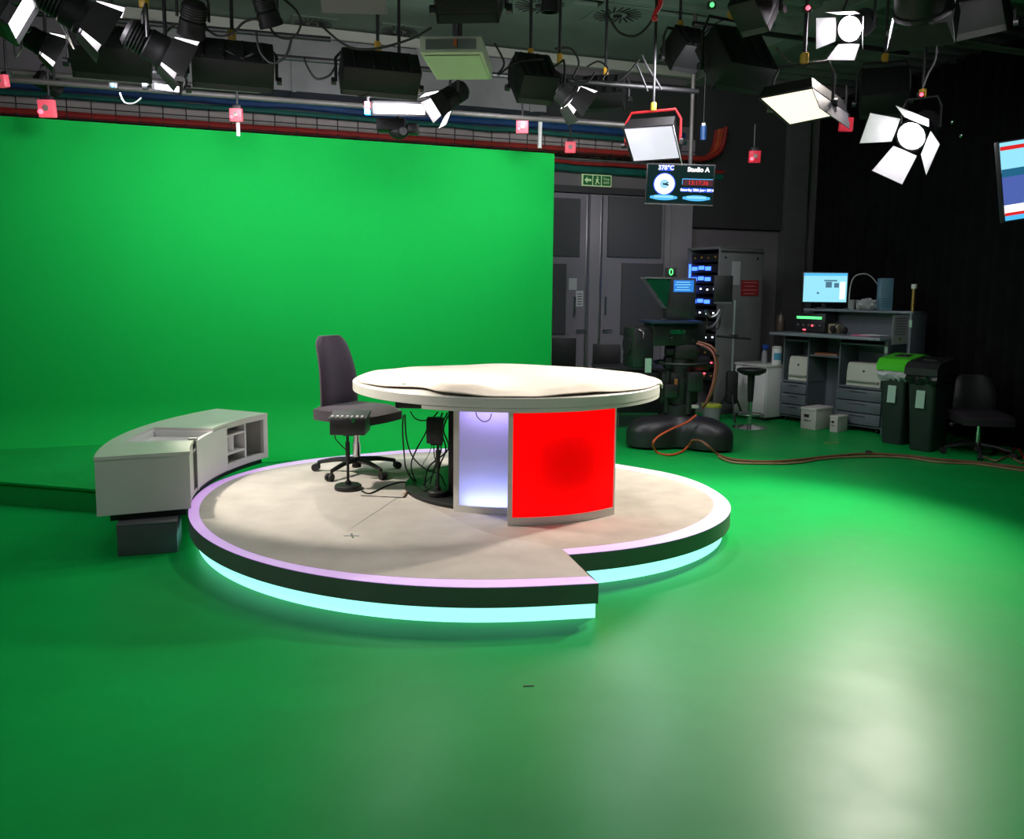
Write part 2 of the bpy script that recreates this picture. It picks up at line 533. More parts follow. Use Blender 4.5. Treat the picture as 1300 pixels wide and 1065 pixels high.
room_box('spill_light_strip', -7.4, 2.0, 0, 0.03, 3.40, 3.72, mat('lit wall strip', (0.50, 0.46, 0.42), 0.7, noise=0.1), label='pale strip standing in for spill light behind the wire cable tray')  # added strip: spill light on the wall put into its pale colour
room_box('wall_shade_sheet', -0.2, wl(874, 300)[0], 0, 0.04, 3.95, 4.5, mat('wall shade', (0.035, 0.042, 0.036), 0.8), label='dark sheet standing in for shade high on the back wall over the cable tray')  # added sheet: shade on the upper wall put into its dark colour
# paper notices on the left leaf
for (x0, x1, y0, y1, lab, lines) in ((722, 732, 353, 368, 'small blank white notice on the left door leaf', 0), (731, 740, 369, 389, 'white notice with dark lines on the left door leaf by the pull handle', 5)):
    a, b = wl(x0, y0, dr), wl(x1, y1, dr)
    t = thing('door_notice', lab, 'notice', B0 + U * ((a[0] + b[0]) / 2) + N * (dr + 0.004) + ZV * b[2], RZ)
    h = a[2] - b[2]; w = b[0] - a[0]
    MB().box((0, 0, h / 2), (w, 0.004, h)).build('sheet', M_paper, t)
    if lines:
        mb = MB()
        for k in range(lines):
            mb.box((0, -0.003, h * (0.15 + 0.16 * k)), (w * 0.6, 0.002, h * 0.05))
        mb.build('printed_lines', M_ink, t)

# exit sign
a, b = wl(739.5, 220.5, 0.05), wl(776.5, 237.5, 0.05)
w, h = b[0] - a[0], a[2] - b[2]
t = thing('exit_sign', 'green and pale fire exit sign above the grey double doors', 'sign', B0 + U * ((a[0] + b[0]) / 2) + N * 0.03 + ZV * b[2], RZ)
MB().box((0, 0, h / 2), (w, 0.03, h), bevel=0.003).build('sign_body', M_signpale, t)
sg = MB()
for cx, ww in ((-w * 0.315, w * 0.30), (0.0, w * 0.26), (w * 0.315, w * 0.30)):
    sg.box((cx, -0.017, h / 2), (ww, 0.006, h * 0.82))
sg.build('green_field', M_signgreen, t)
FZ = Matrix.Translation((0, -0.0215, 0)) @ Matrix.Rotation(PI / 2, 4, 'X')
mb = MB()
mb.prism([(-w * 0.43, h * 0.5), (-w * 0.33, h * 0.78), (-w * 0.33, h * 0.6), (-w * 0.2, h * 0.6), (-w * 0.2, h * 0.4), (-w * 0.33, h * 0.4), (-w * 0.33, h * 0.22)], -0.001, 0.001, FZ)
mb.build('arrow', M_signpale, t)
mb = MB()
def limb(p, q, ww):
    p, q = Vector(p), Vector(q); d = (q - p).normalized(); n_ = Vector((-d.y, d.x)) * ww / 2
    mb.prism([p + n_, p - n_, q - n_, q + n_], -0.001, 0.001, FZ)
k = h
for p, q, ww in (((0.02, .62), (0.0, .42), .16), ((0.0, .44), (-0.13, .30), .09), ((-.13, .30), (-.11, .14), .08), ((0, .42), (.12, .32), .09), ((.12, .32), (.22, .22), .08), ((0.0, .62), (-.14, .54), .07), ((.04, .62), (.16, .55), .07)):
    limb((p[0] * k, p[1] * k), (q[0] * k, q[1] * k), ww * k)
mb.prism([(0.03 * k + 0.075 * k * math.cos(i * PI / 5), 0.75 * k + 0.075 * k * math.sin(i * PI / 5)) for i in range(10)], -0.001, 0.001, FZ)
mb.build('running_figure', M_signpale, t)
for s_, y_ in (('Fire', 0.64), ('exit', 0.36)):
    text_mesh('lettering', s_, h * 0.36, M_signpale, t, Matrix.Translation((w * 0.315, -0.0215, h * y_)) @ Matrix.Rotation(PI / 2, 4, 'X'), 0.001)

# ---------------------------------------------------------------- cable trays on the back wall
def tray(u0, u1, z, label):
    t = thing('cable_tray', label, 'cable tray', wxy((u0 + u1) / 2, 0.22, z), RZ)
    L = u1 - u0
    mb = MB()
    for yy, zz in ((-0.16, 0.0), (-0.16, 0.12), (0.16, 0.0), (0.16, 0.12), (0, 0.0)):
        mb.cyl((-L / 2, yy, zz), (L / 2, yy, zz), 0.006, n=6)
    for i in range(int(L / 0.24) + 1):
        x = -L / 2 + i * 0.24
        mb.tube([(x, -0.16, 0.22), (x, -0.16, 0.0), (x, 0.16, 0.0), (x, 0.16, 0.12)], 0.007, n=6, sub=1)
    mb.build('wire_basket', M_black, t)
    return t


tray(-7.5, 2.0, 3.42, 'black wire cable tray along the back wall above the green screen')


def wall_cable(name, u0, u1, off, z, r, m, label, tail=None, amp=0.015, seed=1):
    rnd = random.Random(seed)
    p0 = wxy(u0, off, z)
    t = []
    n = int((u1 - u0) / 0.5) + 1
    for i in range(n + 1):
        u = u0 + (u1 - u0) * i / n
        t.append(wxy(u, off + rnd.uniform(-amp, amp), z + rnd.uniform(-amp, amp)))
    if tail:
        t += tail
    o = MB().tube([p - p0 for p in t], r, n=8, sub=4).build(name, m)
    o.location = p0
    return tag(o, label, 'cable')


for i, (off, z, r, m, lab) in enumerate((
        (0.352, 3.466, 0.035, M_darkred, 'thick dark red cable run nearest the room under the wire tray'),
        (0.19, 3.463, 0.032, M_orange, 'thick orange cable run lying inside the wire tray'),
        (0.272, 3.458, 0.026, M_orange, 'orange cable run at the front lip of the wire tray'),
        (0.105, 3.460, 0.028, M_darkred, 'dark red cable run at the back of the wire tray'))):
    
    tl = [wxy(2.18, off, z + 0.03), wxy(2.36, off, z + 0.16), wxy(2.42, off, z + 0.45)]
    wall_cable('cable_run', -7.4, 2.0, off, z, r, m, lab, tl, 0.003, seed=i + 3)
for i, (off, z, r, m, lab) in enumerate((
        (0.10, 3.795, 0.05, M_bluep, 'thick blue cable run on the wall above the wire tray'),
        (0.17, 3.69, 0.03, M_teal, 'teal cable run on the wall just under the blue one'),
        (0.08, 3.27, 0.05, M_teal, 'thick teal cable run low on the wall over the fire exit sign'),
        (0.12, 3.34, 0.025, M_darkred, 'thin dark red cable run just over the low teal one'))):
    wall_cable('cable_run', -7.4 if i < 2 else -0.5, 1.9 if i < 2 else 2.55, off, z, r, m, lab, None, 0.01, i + 11)

# ---------------------------------------------------------------- green screen and riser
gl, gr = G(0, 147, 3.1), G(704, 195, 3.1)
gd = (gr - gl).normalized(); gl2 = gl - gd * 3.2
gn = Vector((gd.y, -gd.x, 0))
gang = math.atan2(gd.y, gd.x)
gw = (gr - gl2).length
t = thing('green_screen', 'tall bright green chroma key backdrop behind the desk', 'green screen', (gl2.x, gl2.y, 0), gang)
prof = [(0.0, 3.1), (0.0, 0.55)] + [(-0.55 + 0.55 * math.cos(a), 0.55 - 0.55 * math.sin(a)) for a in [i * PI / 2 / 10 for i in range(1, 11)]]
prof = [(y, max(z, 0.004)) for y, z in prof]
mb = MB()
mb.strip([(0, y, z) for y, z in prof], [(gw, y, z) for y, z in prof])
bk = [(0.06, 3.1), (0.06, 0.0)]
mb.strip([(0, 0.0, 3.1), (0, 0.06, 3.1), (0, 0.06, 0)], [(gw, 0.0, 3.1), (gw, 0.06, 3.1), (gw, 0.06, 0)])
mb.face([(gw, 0, 3.1), (gw, 0.06, 3.1), (gw, 0.06, 0.004)] + [(gw, y, z) for y, z in reversed(prof[1:])])
mb.build('painted_face', M_green, t)
fr = MB()
for k in range(7):
    fr.box((gw * k / 6 * 0.98 + 0.06, 0.09, 1.55), (0.06, 0.05, 3.08))
fr.box((gw / 2, 0.09, 3.03), (gw * 0.98, 0.05, 0.06))
fr.build('timber_frame', mat('timber', (0.25, 0.17, 0.1), 0.7), t)

rp = [G(10, 640, 0), G(125, 650, 0)]
rd = (rp[1] - rp[0]).normalized()
a = rp[0] - rd * 1.3; b = rp[1] + rd * 0.28
def onscreen(p, off):
    return p + gn * (-(p - gl).dot(gn) + off)
cab = [Vector((-0.2 + 2.535 * math.cos(R(d_)), 5.9 + 2.535 * math.sin(R(d_)), 0)) for d_ in range(180, 155, -4)]
poly = [a, b] + cab + [onscreen(Vector((-2.5, 7.2, 0)), 0.03), onscreen(a, 0.03)]
SI = Matrix.Rotation(-gang, 4, 'Z') @ Matrix.Translation((-gl2.x, -gl2.y, 0))
pl = [SI @ p for p in poly]
o = MB().prism([(p.x, p.y) for p in pl], 0.0, 0.175).build('riser_step', M_riser, t, flat=True)
fp = [Vector((p.x, p.y, 0)) for p in pl[:2]]; fd = (fp[1] - fp[0]).normalized()
MB().box(((fp[0] + fp[1]) / 2 + ZV * 0.168 + Vector((fd.y, -fd.x, 0)) * 0.01), ((fp[1] - fp[0]).length, 0.03, 0.016), Matrix.Rotation(math.atan2(fd.y, fd.x), 3, 'Z')).build('nosing', M_riser, o)

# ---------------------------------------------------------------- black curtain
ca = G(1016, 300, 1.0); cA = wxy(wl(1017, 300)[0] - 0.02, 0.30, 0)
cB = Vector((5.55, 8.0, 0)); cC = Vector((6.3, 4.6, 0))
cp = smooth([cA, cA.lerp(cB, 0.5), cB, cC], 60)
cp = resample(cp, 420)
front = []
for i, p in enumerate(cp):
    tg = (cp[min(i + 1, 419)] - cp[max(i - 1, 0)]).normalized()
    nn = Vector((tg.y, -tg.x, 0))
    w_ = 0.055 * math.sin(i * 0.62) + 0.025 * math.sin(i * 0.23 + 1.0)
    front.append(p - nn * w_)
p0 = Vector(cA)
t = thing('black_curtain', 'floor length black pleated curtain hanging along the right wall', 'curtain', p0)
mb = MB()
lv = [0.02, 1.2, 2.6, 4.3]
rows = [[Vector((p.x - p0.x, p.y - p0.y, z)) for p in front] for z in lv]
for A_, B_ in zip(rows, rows[1:]):
    mb.strip(A_, B_)
bmesh.ops.remove_doubles(mb.bm, verts=mb.bm.verts, dist=1e-5)
o = mb.build('pleated_cloth', M_curtain, t)
md = o.modifiers.new('thickness', 'SOLIDIFY'); md.thickness = 0.006
MB().tube([Vector((p.x - p0.x, p.y - p0.y, 4.33)) for p in cp[::30]], 0.02, n=8, sub=2).build('curtain_track', M_black, t)
# ================================================================ PLATFORM
ZP = 0.20
SC = Vector((-0.2, 5.9, 0))
def gz(pts):
    return [G(x, y, ZP) for x, y in pts]
arcL = [SC + Vector((math.cos(R(a)), math.sin(R(a)), 0)) * 2.01 + ZV * ZP for a in range(-76, -186, -6)]
out = gz([(760, 740)]) + arcL + gz([(297.5, 603), (330.8, 593.2), (358.5, 587.7), (398.6, 582), (455.4, 576.6), (552, 569)]) + \
    [Vector((0.10, 7.30, ZP)), Vector((0.55, 7.07, ZP))] + gz([(790, 590.3), (847.6, 599.6), (873, 606.3), (898.3, 616.5), (915.2, 626.6), (927, 636), (930, 644.4), (927, 654.5), (915.2, 664.6), (889.9, 676.5), (856, 686.6), (813.8, 694.2), (780, 699.3), (721.5, 703.7)])
arcLi = [SC + Vector((math.cos(R(a)), math.sin(R(a)), 0)) * r_ + ZV * ZP for a, r_ in ((-78, 1.905), (-85, 1.90), (-92, 1.90), (-99, 1.905), (-106, 1.917), (-113, 1.93), (-121, 1.94), (-129, 1.945), (-137, 1.945), (-147, 1.945), (-158, 1.945), (-168, 1.942), (-175, 1.933))]
inn = gz([(748.6, 731.4)]) + arcLi + gz([(279.5, 615.4), (297.5, 607), (317, 600.8), (337.7, 596.3), (358.5, 592), (398.6, 586.3)]) + \
    [Vector((-1.30, 6.97, ZP)), Vector((-0.68, 7.24, ZP)), Vector((0.08, 7.15, ZP)), Vector((0.53, 6.91, ZP))] + gz([(789.3, 595.4), (813.8, 598.7), (847.6, 606.3), (873, 614.8), (895, 624), (906.8, 634.2), (908.4, 642.7), (898.3, 656.2), (873, 669.7), (847.6, 678.2), (813.8, 685.8), (780, 690.8), (713.8, 697)])
NO = 260
out = relax(resample(smooth(out, 8), NO), 30)
inn = relax(resample(smooth(inn, 8), NO), 30)
t = thing('presenter_platform', 'round carpeted presenter platform with lit white rim and glowing base', 'platform', (SC.x, SC.y, 0))
P0 = Vector((SC.x, SC.y, 0))
def loc(P, z):
    return [Vector((p.x - P0.x, p.y - P0.y, z)) for p in P]
def inset(P, d):
    q = []
    n = len(P)
    for i, p in enumerate(P):
        tg = P[min(i + 1, n - 1)] - P[max(i - 1, 0)]
        tg.normalize()
        q.append(p + Vector((tg.y, -tg.x, 0)) * d)
    return q
mb = MB()
mb.strip(loc(out, ZP), loc(inn, ZP)); mb.strip(loc(out, ZP - 0.003), loc(out, ZP))
bmesh.ops.remove_doubles(mb.bm, verts=mb.bm.verts, dist=1e-5)
part_label(mb.build('rim', M_rim, t), 'white rim glowing violet')
mb = MB()
mb.strip(loc(out, 0.094), loc(out, ZP - 0.003))
A_, B_ = loc([out[-1], out[0]], 0.094), loc([out[-1], out[0]], ZP - 0.0)
mb.strip(A_, B_)
mb.strip(loc(out, 0.094), loc(inset(out, 0.10), 0.094))
part_label(mb.build('fascia', M_fascia, t), 'dark grey green fascia')
li = inset(out, 0.05)
mb = MB(); mb.strip(loc(li, 0.0), loc(li, 0.094))
n_ = li[0]; e_ = li[-1]
o = mb.build('light_strip', M_led, t); part_label(o, 'cyan glowing strip at the foot of the platform')
mb = MB(); q = [(p.x, p.y) for p in loc(inset(out, 0.06), 0)]
mb.prism(q, 0.0, 0.10)
mb.build('base', M_black, t, flat=True)
# carpet in two pieces meeting along a curved seam
seam = smooth([G(713.8, 697, ZP), G(689, 691, ZP), G(650, 684, ZP), G(621, 677, ZP), G(600, 669, ZP), G(580, 660, ZP), G(560, 649.5, ZP), G(540, 640, ZP), Vector((-0.64, 5.62, ZP)), Vector((-0.66, 5.95, ZP)), Vector((-0.56, 6.5, ZP)), Vector((-0.40, 7.235, ZP))], 6)
ie = min(range(NO), key=lambda i: (inn[i] - seam[-1]).length)
left = inn[:ie + 1] + list(reversed(seam))
right = inn[ie:] + seam[1:-1]
MB().prism([(p.x, p.y) for p in loc(left, 0)], ZP - 0.02, ZP + 0.001).build('carpet', M_carpetL, t, flat=True)
MB().prism([(p.x, p.y) for p in loc(right, 0)], ZP - 0.02, ZP + 0.0005).build('carpet', M_carpetR, t, flat=True)
# small floor mark
c = G(446, 680.5, ZP) - P0
mb = MB().box((c.x, c.y, ZP + 0.002), (0.09, 0.012, 0.001)).box((c.x + 0.005, c.y, ZP + 0.002), (0.012, 0.09, 0.001), Matrix.Rotation(0.3, 3, 'Z'))
mb.build('position_mark', mat('grey tape', (0.12, 0.16, 0.15), 0.7), t)

# ================================================================ DESK
TC = Vector((-0.04, 5.98, 0))
TOP = 0.995
t = thing('news_desk', 'round white topped news desk with glowing red and violet front panels', 'desk', (TC.x, TC.y, ZP + 0.0015))
H0 = -(ZP + 0.0015)
def arc(r, a0, a1, n=40):
    return [Vector((r * math.cos(R(a0 + (a1 - a0) * i / n)), r * math.sin(R(a0 + (a1 - a0) * i / n)), 0)) for i in range(n + 1)]
EY = Matrix.Diagonal((1, 0.965, 1, 1))
mb = MB().lathe([(0.0, 0.93 + H0), (1.085, 0.93 + H0), (1.1, 0.935 + H0), (1.1, TOP - 0.004 + H0), (1.096, TOP + H0), (0.0, TOP + H0)], 96)
mb.xf(EY); mb.build('desk_top', M_white, t)
ap0, ap1 = -118, 12
A_ = arc(1.098, ap0, ap1, 60); B_ = arc(1.06, ap0, ap1, 60)
mb = MB().prism([(p.x, p.y * 0.965) for p in A_] + [(p.x, p.y * 0.965) for p in reversed(B_)], 0.908 + H0, 0.932 + H0)
mb.build('apron', M_white, t)
# red light box
def lightbox(r, a0, a1, z0, z1, depth, fr, m_face, side_l=0.028, bot=0.05, top=0.0, top_strips=True, pname='front_panel', strips=(), sname='red', ctr=(0, 0)):
    O = Vector((ctr[0], ctr[1], 0))
    mbf = MB()
    for (b0, b1, zz0, zz1) in ((a0, a0 + math.degrees(side_l / r), z0, z1), (a1 - math.degrees(0.012 / r), a1, z0, z1), (a0, a1, z0, z0 + bot), (a0, a1, z1 - 0.012, z1)):
        A_ = arc(r, b0, b1, 24); B_ = arc(r - depth, b0, b1, 24)
        mbf.prism([(p.x + O.x, p.y + O.y) for p in A_] + [(p.x + O.x, p.y + O.y) for p in reversed(B_)], zz0, zz1)
    A_ = arc(r - depth, a0, a1, 24); B_ = arc(r - depth - 0.012, a0, a1, 24)
    mbf.prism([(p.x + O.x, p.y + O.y) for p in A_] + [(p.x + O.x, p.y + O.y) for p in reversed(B_)], z0, z1)
    frm = mbf.build(pname, M_white, t, flat=False)
    mbp = MB()
    A_ = arc(r - 0.006, a0 + math.degrees(side_l / r) * 0.9, a1 - 0.5, 30)
    mbp.strip([p + O + ZV * (z0 + bot * 0.9) for p in A_], [p + O + ZV * (z1 - 0.01) for p in A_])
    f_ = mbp.build('glowing_face', m_face, frm)
    return frm, f_
ZB = 0.0; ZT = 0.912 + H0
frm, f_ = lightbox(1.03, -88.8, -46.3, ZB, ZT, 0.13, M_white, translucent('red acrylic', (1.0, 0.004, 0.010), 0.9), pname='red_panel')
part_label(f_, 'glowing red front')
M_tubeR = mat('red lightbox tube', (1, 1, 1), 0.4, emit=(1.0, 0.12, 0.12), estr=4.9)
def tubestrip(r, a0, a1, z0, z1, m, par, rad=0.012, horizontal=True, ctr=(0, 0)):
    O = Vector((ctr[0], ctr[1], 0))
    if horizontal:
        pts = [p + O + ZV * z0 for p in arc(r, a0, a1, 14)]
    else:
        pts = [arc(r, a0, a0 + 0.01, 1)[0] + O + ZV * z0, arc(r, a0, a0 + 0.01, 1)[0] + O + ZV * z1]
    MB().tube(pts, rad, n=8, sub=1).build('lamp_tube', m, par)
tubestrip(0.945, -84, -49, ZB + 0.085, 0, M_tubeR, frm)
tubestrip(0.945, -84, -49, ZT - 0.06, 0, M_tubeR, frm)
tubestrip(0.945, -84.5, 0, ZB + 0.09, ZT - 0.06, M_tubeR, frm, horizontal=False)
tubestrip(0.945, -49.2, 0, ZB + 0.09, ZT - 0.06, M_tubeR, frm, horizontal=False)
frm, f_ = lightbox(0.775, -115.6, -76, ZB, ZT, 0.12, M_white, translucent('violet white acrylic', (0.86, 0.84, 0.95), 0.75), side_l=0.04, bot=0.045, pname='violet_panel')
part_label(f_, 'glowing pale violet front')
M_tubeB = mat('blue lightbox tube', (1, 1, 1), 0.4, emit=(0.34, 0.42, 1.0), estr=15)
M_tubeV = mat('violet lightbox tube', (1, 1, 1), 0.4, emit=(0.46, 0.38, 1.0), estr=8)
tubestrip(0.70, -110, -80, ZB + 0.075, 0, M_tubeB, frm)
tubestrip(0.70, -110, -80, ZT - 0.05, 0, M_tubeV, frm)
# black foot disc, core column and under-top gear
MB().lathe([(0.0, 0.0), (0.735, 0.0), (0.735, 0.022), (0.72, 0.03), (0.0, 0.03)], 72).build('foot_disc', M_black, t)
MB().lathe([(0.0, 0.03), (0.17, 0.03), (0.17, ZT), (0.0, ZT)], 28, Matrix.Translation((0.1, -0.05, 0))).build('core_column', M_black, t)
MB().box((-0.08, -0.02, ZT - 0.03), (1.3, 1.1, 0.055), bevel=0.01).build('under_frame', M_black, t)
p = D(572, 565, 5.75) - TC + ZV * H0
MB().box((p.x + 0.03, p.y, 0.37), (0.07, 0.30, 0.68), bevel=0.01).build('cable_duct', M_black, t)
# small silver button on the exposed top edge
p = G(512, 492, TOP)
q = thing('desk_button', 'small silver domed button on the desk edge beside the cloth', 'button', (p.x, p.y + 0.03, TOP))
MB().lathe([(0.0, 0.0), (0.032, 0.0), (0.032, 0.006), (0.024, 0.018), (0.0, 0.024)], 24).build('dome', M_chrome, q)
MB().lathe([(0.0, 0.0), (0.038, 0.0), (0.036, 0.005), (0.0, 0.005)], 24).build('collar', M_white, q)

# cream cloth over the desk
rnd = random.Random(5)
def edge_r(a):
    """how far the cloth reaches at angle a (deg)"""
    e = 1.078
    d = (a + 180) % 360 - 180
    def bumpf(c, w): 
        x = ((d - c + 180) % 360 - 180) / w
        return math.exp(-x * x)
    e -= 0.17 * bumpf(-127, 11)
    e -= 0.045 * bumpf(-148, 12)
    e -= 0.035 * bumpf(-60, 16)
    e += 0.006 * math.sin(R(d) * 9)
    e += 0.085 * bumpf(-5, 9)
    return e
mb = MB()
NA, NRR = 180, 40
rows = []
for j in range(NRR + 1):
    fr_ = (j / NRR) ** 0.8
    row = []
    for i in range(NA):
        a = -180 + 360 * i / NA
        er = edge_r(a)
        r_ = er * fr_
        x, y = r_ * math.cos(R(a)), r_ * math.sin(R(a)) * 0.97
        k = max(0, (fr_ - 0.62) / 0.38)
        frontness = max(0.0, -math.sin(R(a)))
        z = 0.006 + 0.004 * math.sin(6 * x + 2 * y) + 0.003 * math.sin(13 * y + 3 * x)
        fold = math.sin(R(a) * 7 + 2.2 * r_) * 0.5 + 0.5
        z += frontness * 0.042 * fold * math.exp(-((fr_ - 0.86) / 0.10) ** 2)
        z += frontness * 0.020 * math.exp(-((a + 112) / 9) ** 2) * math.exp(-((fr_ - 0.93) / 0.08) ** 2)
        z = max(z, 0.003)
        if r_ > 1.085:      # hangs over the edge
            s_ = r_ - 1.085
            rr2 = 1.085 + min(s_, 0.030)
            z = 0.006 - max(0.0, s_ - 0.022)
            x, y = rr2 * math.cos(R(a)), rr2 * math.sin(R(a)) * 0.97
        z += frontness * 0.010 * (math.sin(R(a) * 23 + 5 * r_) * 0.5 + 0.5) * math.exp(-((fr_ - 0.80) / 0.16) ** 2)
        row.append(mb.bm.verts.new((x, y, z)))
    rows.append(row)
for A_, B_ in zip(rows[1:], rows[2:]):
    for i in range(NA):
        mb.bm.faces.new((A_[i], A_[(i + 1) % NA], B_[(i + 1) % NA], B_[i]))
cv = mb.bm.verts.new((0, 0, 0.008))
for i in range(NA):
    mb.bm.faces.new((cv, rows[1][i], rows[1][(i + 1) % NA]))
for v in rows[0]:
    mb.bm.verts.remove(v)
o = mb.build('desk_cover', M_cloth, None, loc=(TC.x, TC.y, TOP + 0.001))
md = o.modifiers.new('thickness', 'SOLIDIFY'); md.thickness = 0.004; md.offset = 1
tag(o, 'cream cloth spread over the round news desk, creased along its front', 'cloth')

# ================================================================ CABINET
def cab_poly(r0, r1, a0, a1, n=40):
    A_ = arc(r1, a0, a1, n); B_ = arc(r0, a0, a1, n)
    return [(p.x, p.y) for p in A_] + [(p.x, p.y) for p in reversed(B_)]
RI, RO = 1.985, 2.52
A0, A1 = 203.3, 155.7           # near end, far end (deg)
Z0, Z1 = 0.245, 0.612
t = thing('curved_cabinet', 'low curved grey white cabinet hugging the left of the platform', 'cabinet', (SC.x, SC.y, 0))
AM = 189.5                      # gap behind the near block
AW = 178.0                      # far side of the sunken top
W = 0.022
def seg(mb, r0, r1, a0, a1, z0, z1, n=30):
    mb.prism(cab_poly(r0, r1, a0, a1, n), z0, z1)
mb = MB()
seg(mb, RO - W, RO, A0, A1, Z0, Z1 - W)                          # outer wall
seg(mb, RI, RO - W, A0, A1, Z0, Z0 + W)                      # bottom
seg(mb, RI + 0.0, RO - W, A0, A0 - 0.6, Z0 + W, Z1 - W, 3)   # near end
seg(mb, RI, RO - W, A1 + 0.6, A1, Z0 + W, Z1 - W, 3)         # far end
mb.build('carcass', M_cabinet, t)
mb = MB(); seg(mb, RI - 0.004, RO + 0.003, A0 + 0.1, AM + 2.4, Z1 - W, Z1, 20)
seg(mb, RO - 0.10, RO + 0.003, AM + 2.4, AW, Z1 - W, Z1, 20)
seg(mb, RI - 0.004, RO + 0.003, AW, A1 - 0.1, Z1 - W, Z1, 20)
mb.build('top_panel', M_gloss, t)
mb = MB(); seg(mb, RI, RO - 0.10, AM + 2.6, AW, Z1 - 0.085, Z1 - 0.065, 14)
mb.build('sunken_shelf', M_gloss, t)
mb = MB(); seg(mb, RI, RO - 0.11, AW + 0.4, AW, Z1 - 0.085, Z1 - W, 3)
seg(mb, RO - 0.11, RO - 0.098, AM + 2.6, AW, Z1 - 0.085, Z1 - W, 10)
mb.build('well_side', M_whitem, t)
mb = MB(); seg(mb, RI, RI + W, A0 - 0.6, AM + 3.2, Z0 + W, Z1 - W, 12)
mb.build('inner_panel', M_cabinet, t)
AD = 171.5
mb = MB(); seg(mb, RI - 0.006, RI + W, AM, AD, Z0 + 0.012, Z1 - W - 0.004, 16)
part_label(mb.build('door', M_whitem, t), 'curved white door')
mb = MB(); seg(mb, RI - 0.006, RI + 0.05, AM + 0.0, AM - 1.2, Z0, Z1 - 0.002, 3)
mb.build('upright', M_cabinet, t)
mb = MB(); seg(mb, RI + 0.004, RI + 0.05, AM + 3.3, AM + 0.2, Z0 + 0.02, Z1 - 0.03, 4)  # black strip stands in for the shade inside the gap
mb.build('gap_shade', M_black, t)
MB().box((Vector((math.cos(R(AM + 1.9)), math.sin(R(AM + 1.9)), 0)) * (RI + 0.0) + ZV * (Z1 - 0.035)), (0.02, 0.035, 0.05), bevel=0.006).build('hinge', M_black, t)
mb = MB()
seg(mb, RI + 0.02, RO - W, 171.5, 170.8, Z0 + W, Z1 - W, 3)
seg(mb, RI + 0.02, RO - W, 163.2, 162.6, Z0 + W, Z1 - W, 3)
mb.build('divider', M_whitem, t)
for zz in (0.36, 0.50):
    mb = MB(); seg(mb, RI + 0.02, RO - W, 170.8, 163.2, zz - 0.008, zz + 0.008, 8)
    mb.build('shelf', M_whitem, t)
mb = MB(); seg(mb, RI - 0.004, RI + 0.03, AD, A1, Z0, Z0 + 0.045, 16); seg(mb, RI - 0.004, RI + 0.03, AD, A1, Z1 - 0.045, Z1 - 0.004, 16)
seg(mb, RI - 0.004, RI + 0.03, A1 + 1.4, A1, Z0, Z1 - 0.004, 4)
mb.build('face_frame', M_cabinet, t)
mb = MB(); seg(mb, RI + 0.03, RO - 0.07, A0 - 0.8, A1 + 1.2, 0.201, Z0, 30)
part_label(mb.build('plinth', M_black, t), 'black recessed plinth')
cabt = t
def cabpt(r, a, z):
    return SC + Vector((r * math.cos(R(a)), r * math.sin(R(a)), z))
p = cabpt(RI + 0.09, 166.8, 0.368)
q = thing('white_canister', 'white cylindrical canister standing in the open cabinet shelf', 'canister', p)
MB().lathe([(0, 0), (0.045, 0), (0.047, 0.01), (0.047, 0.105), (0, 0.105)], 28).build('body', M_paper, q)
MB().lathe([(0, 0.105), (0.049, 0.105), (0.049, 0.118), (0.04, 0.122), (0, 0.122)], 28).build('lid', M_paper, q)
p = cabpt(RI + 0.11, 169.3, 0.368)
q = thing('white_carton', 'small white carton beside the canister on the cabinet shelf', 'carton', p, R(-10))
MB().box((0, 0, 0.036), (0.10, 0.075, 0.07), bevel=0.003).build('box_body', M_paper, q)
MB().box((0, 0, 0.074), (0.104, 0.079, 0.008), bevel=0.002).build('lid', M_paper, q)
# loose grey box holding up the near end
g0, g1 = G(149.4, 707, 0), G(225.6, 701, 0)
dd = (g1 - g0); ang = math.atan2(dd.y, dd.x)
t = thing('support_box', 'dark grey box under the near end of the curved cabinet', 'box', (g0 + g1) / 2, ang)
MB().box((0, 0.17, 0.0955), (dd.length, 0.34, 0.189), bevel=0.004).build('box_body', M_greybox, t)
MB().box((0, 0.17, 0.194), (dd.length + 0.004, 0.344, 0.010), bevel=0.002).build('lid', mat('grey lid', (0.10, 0.105, 0.11), 0.4), t)

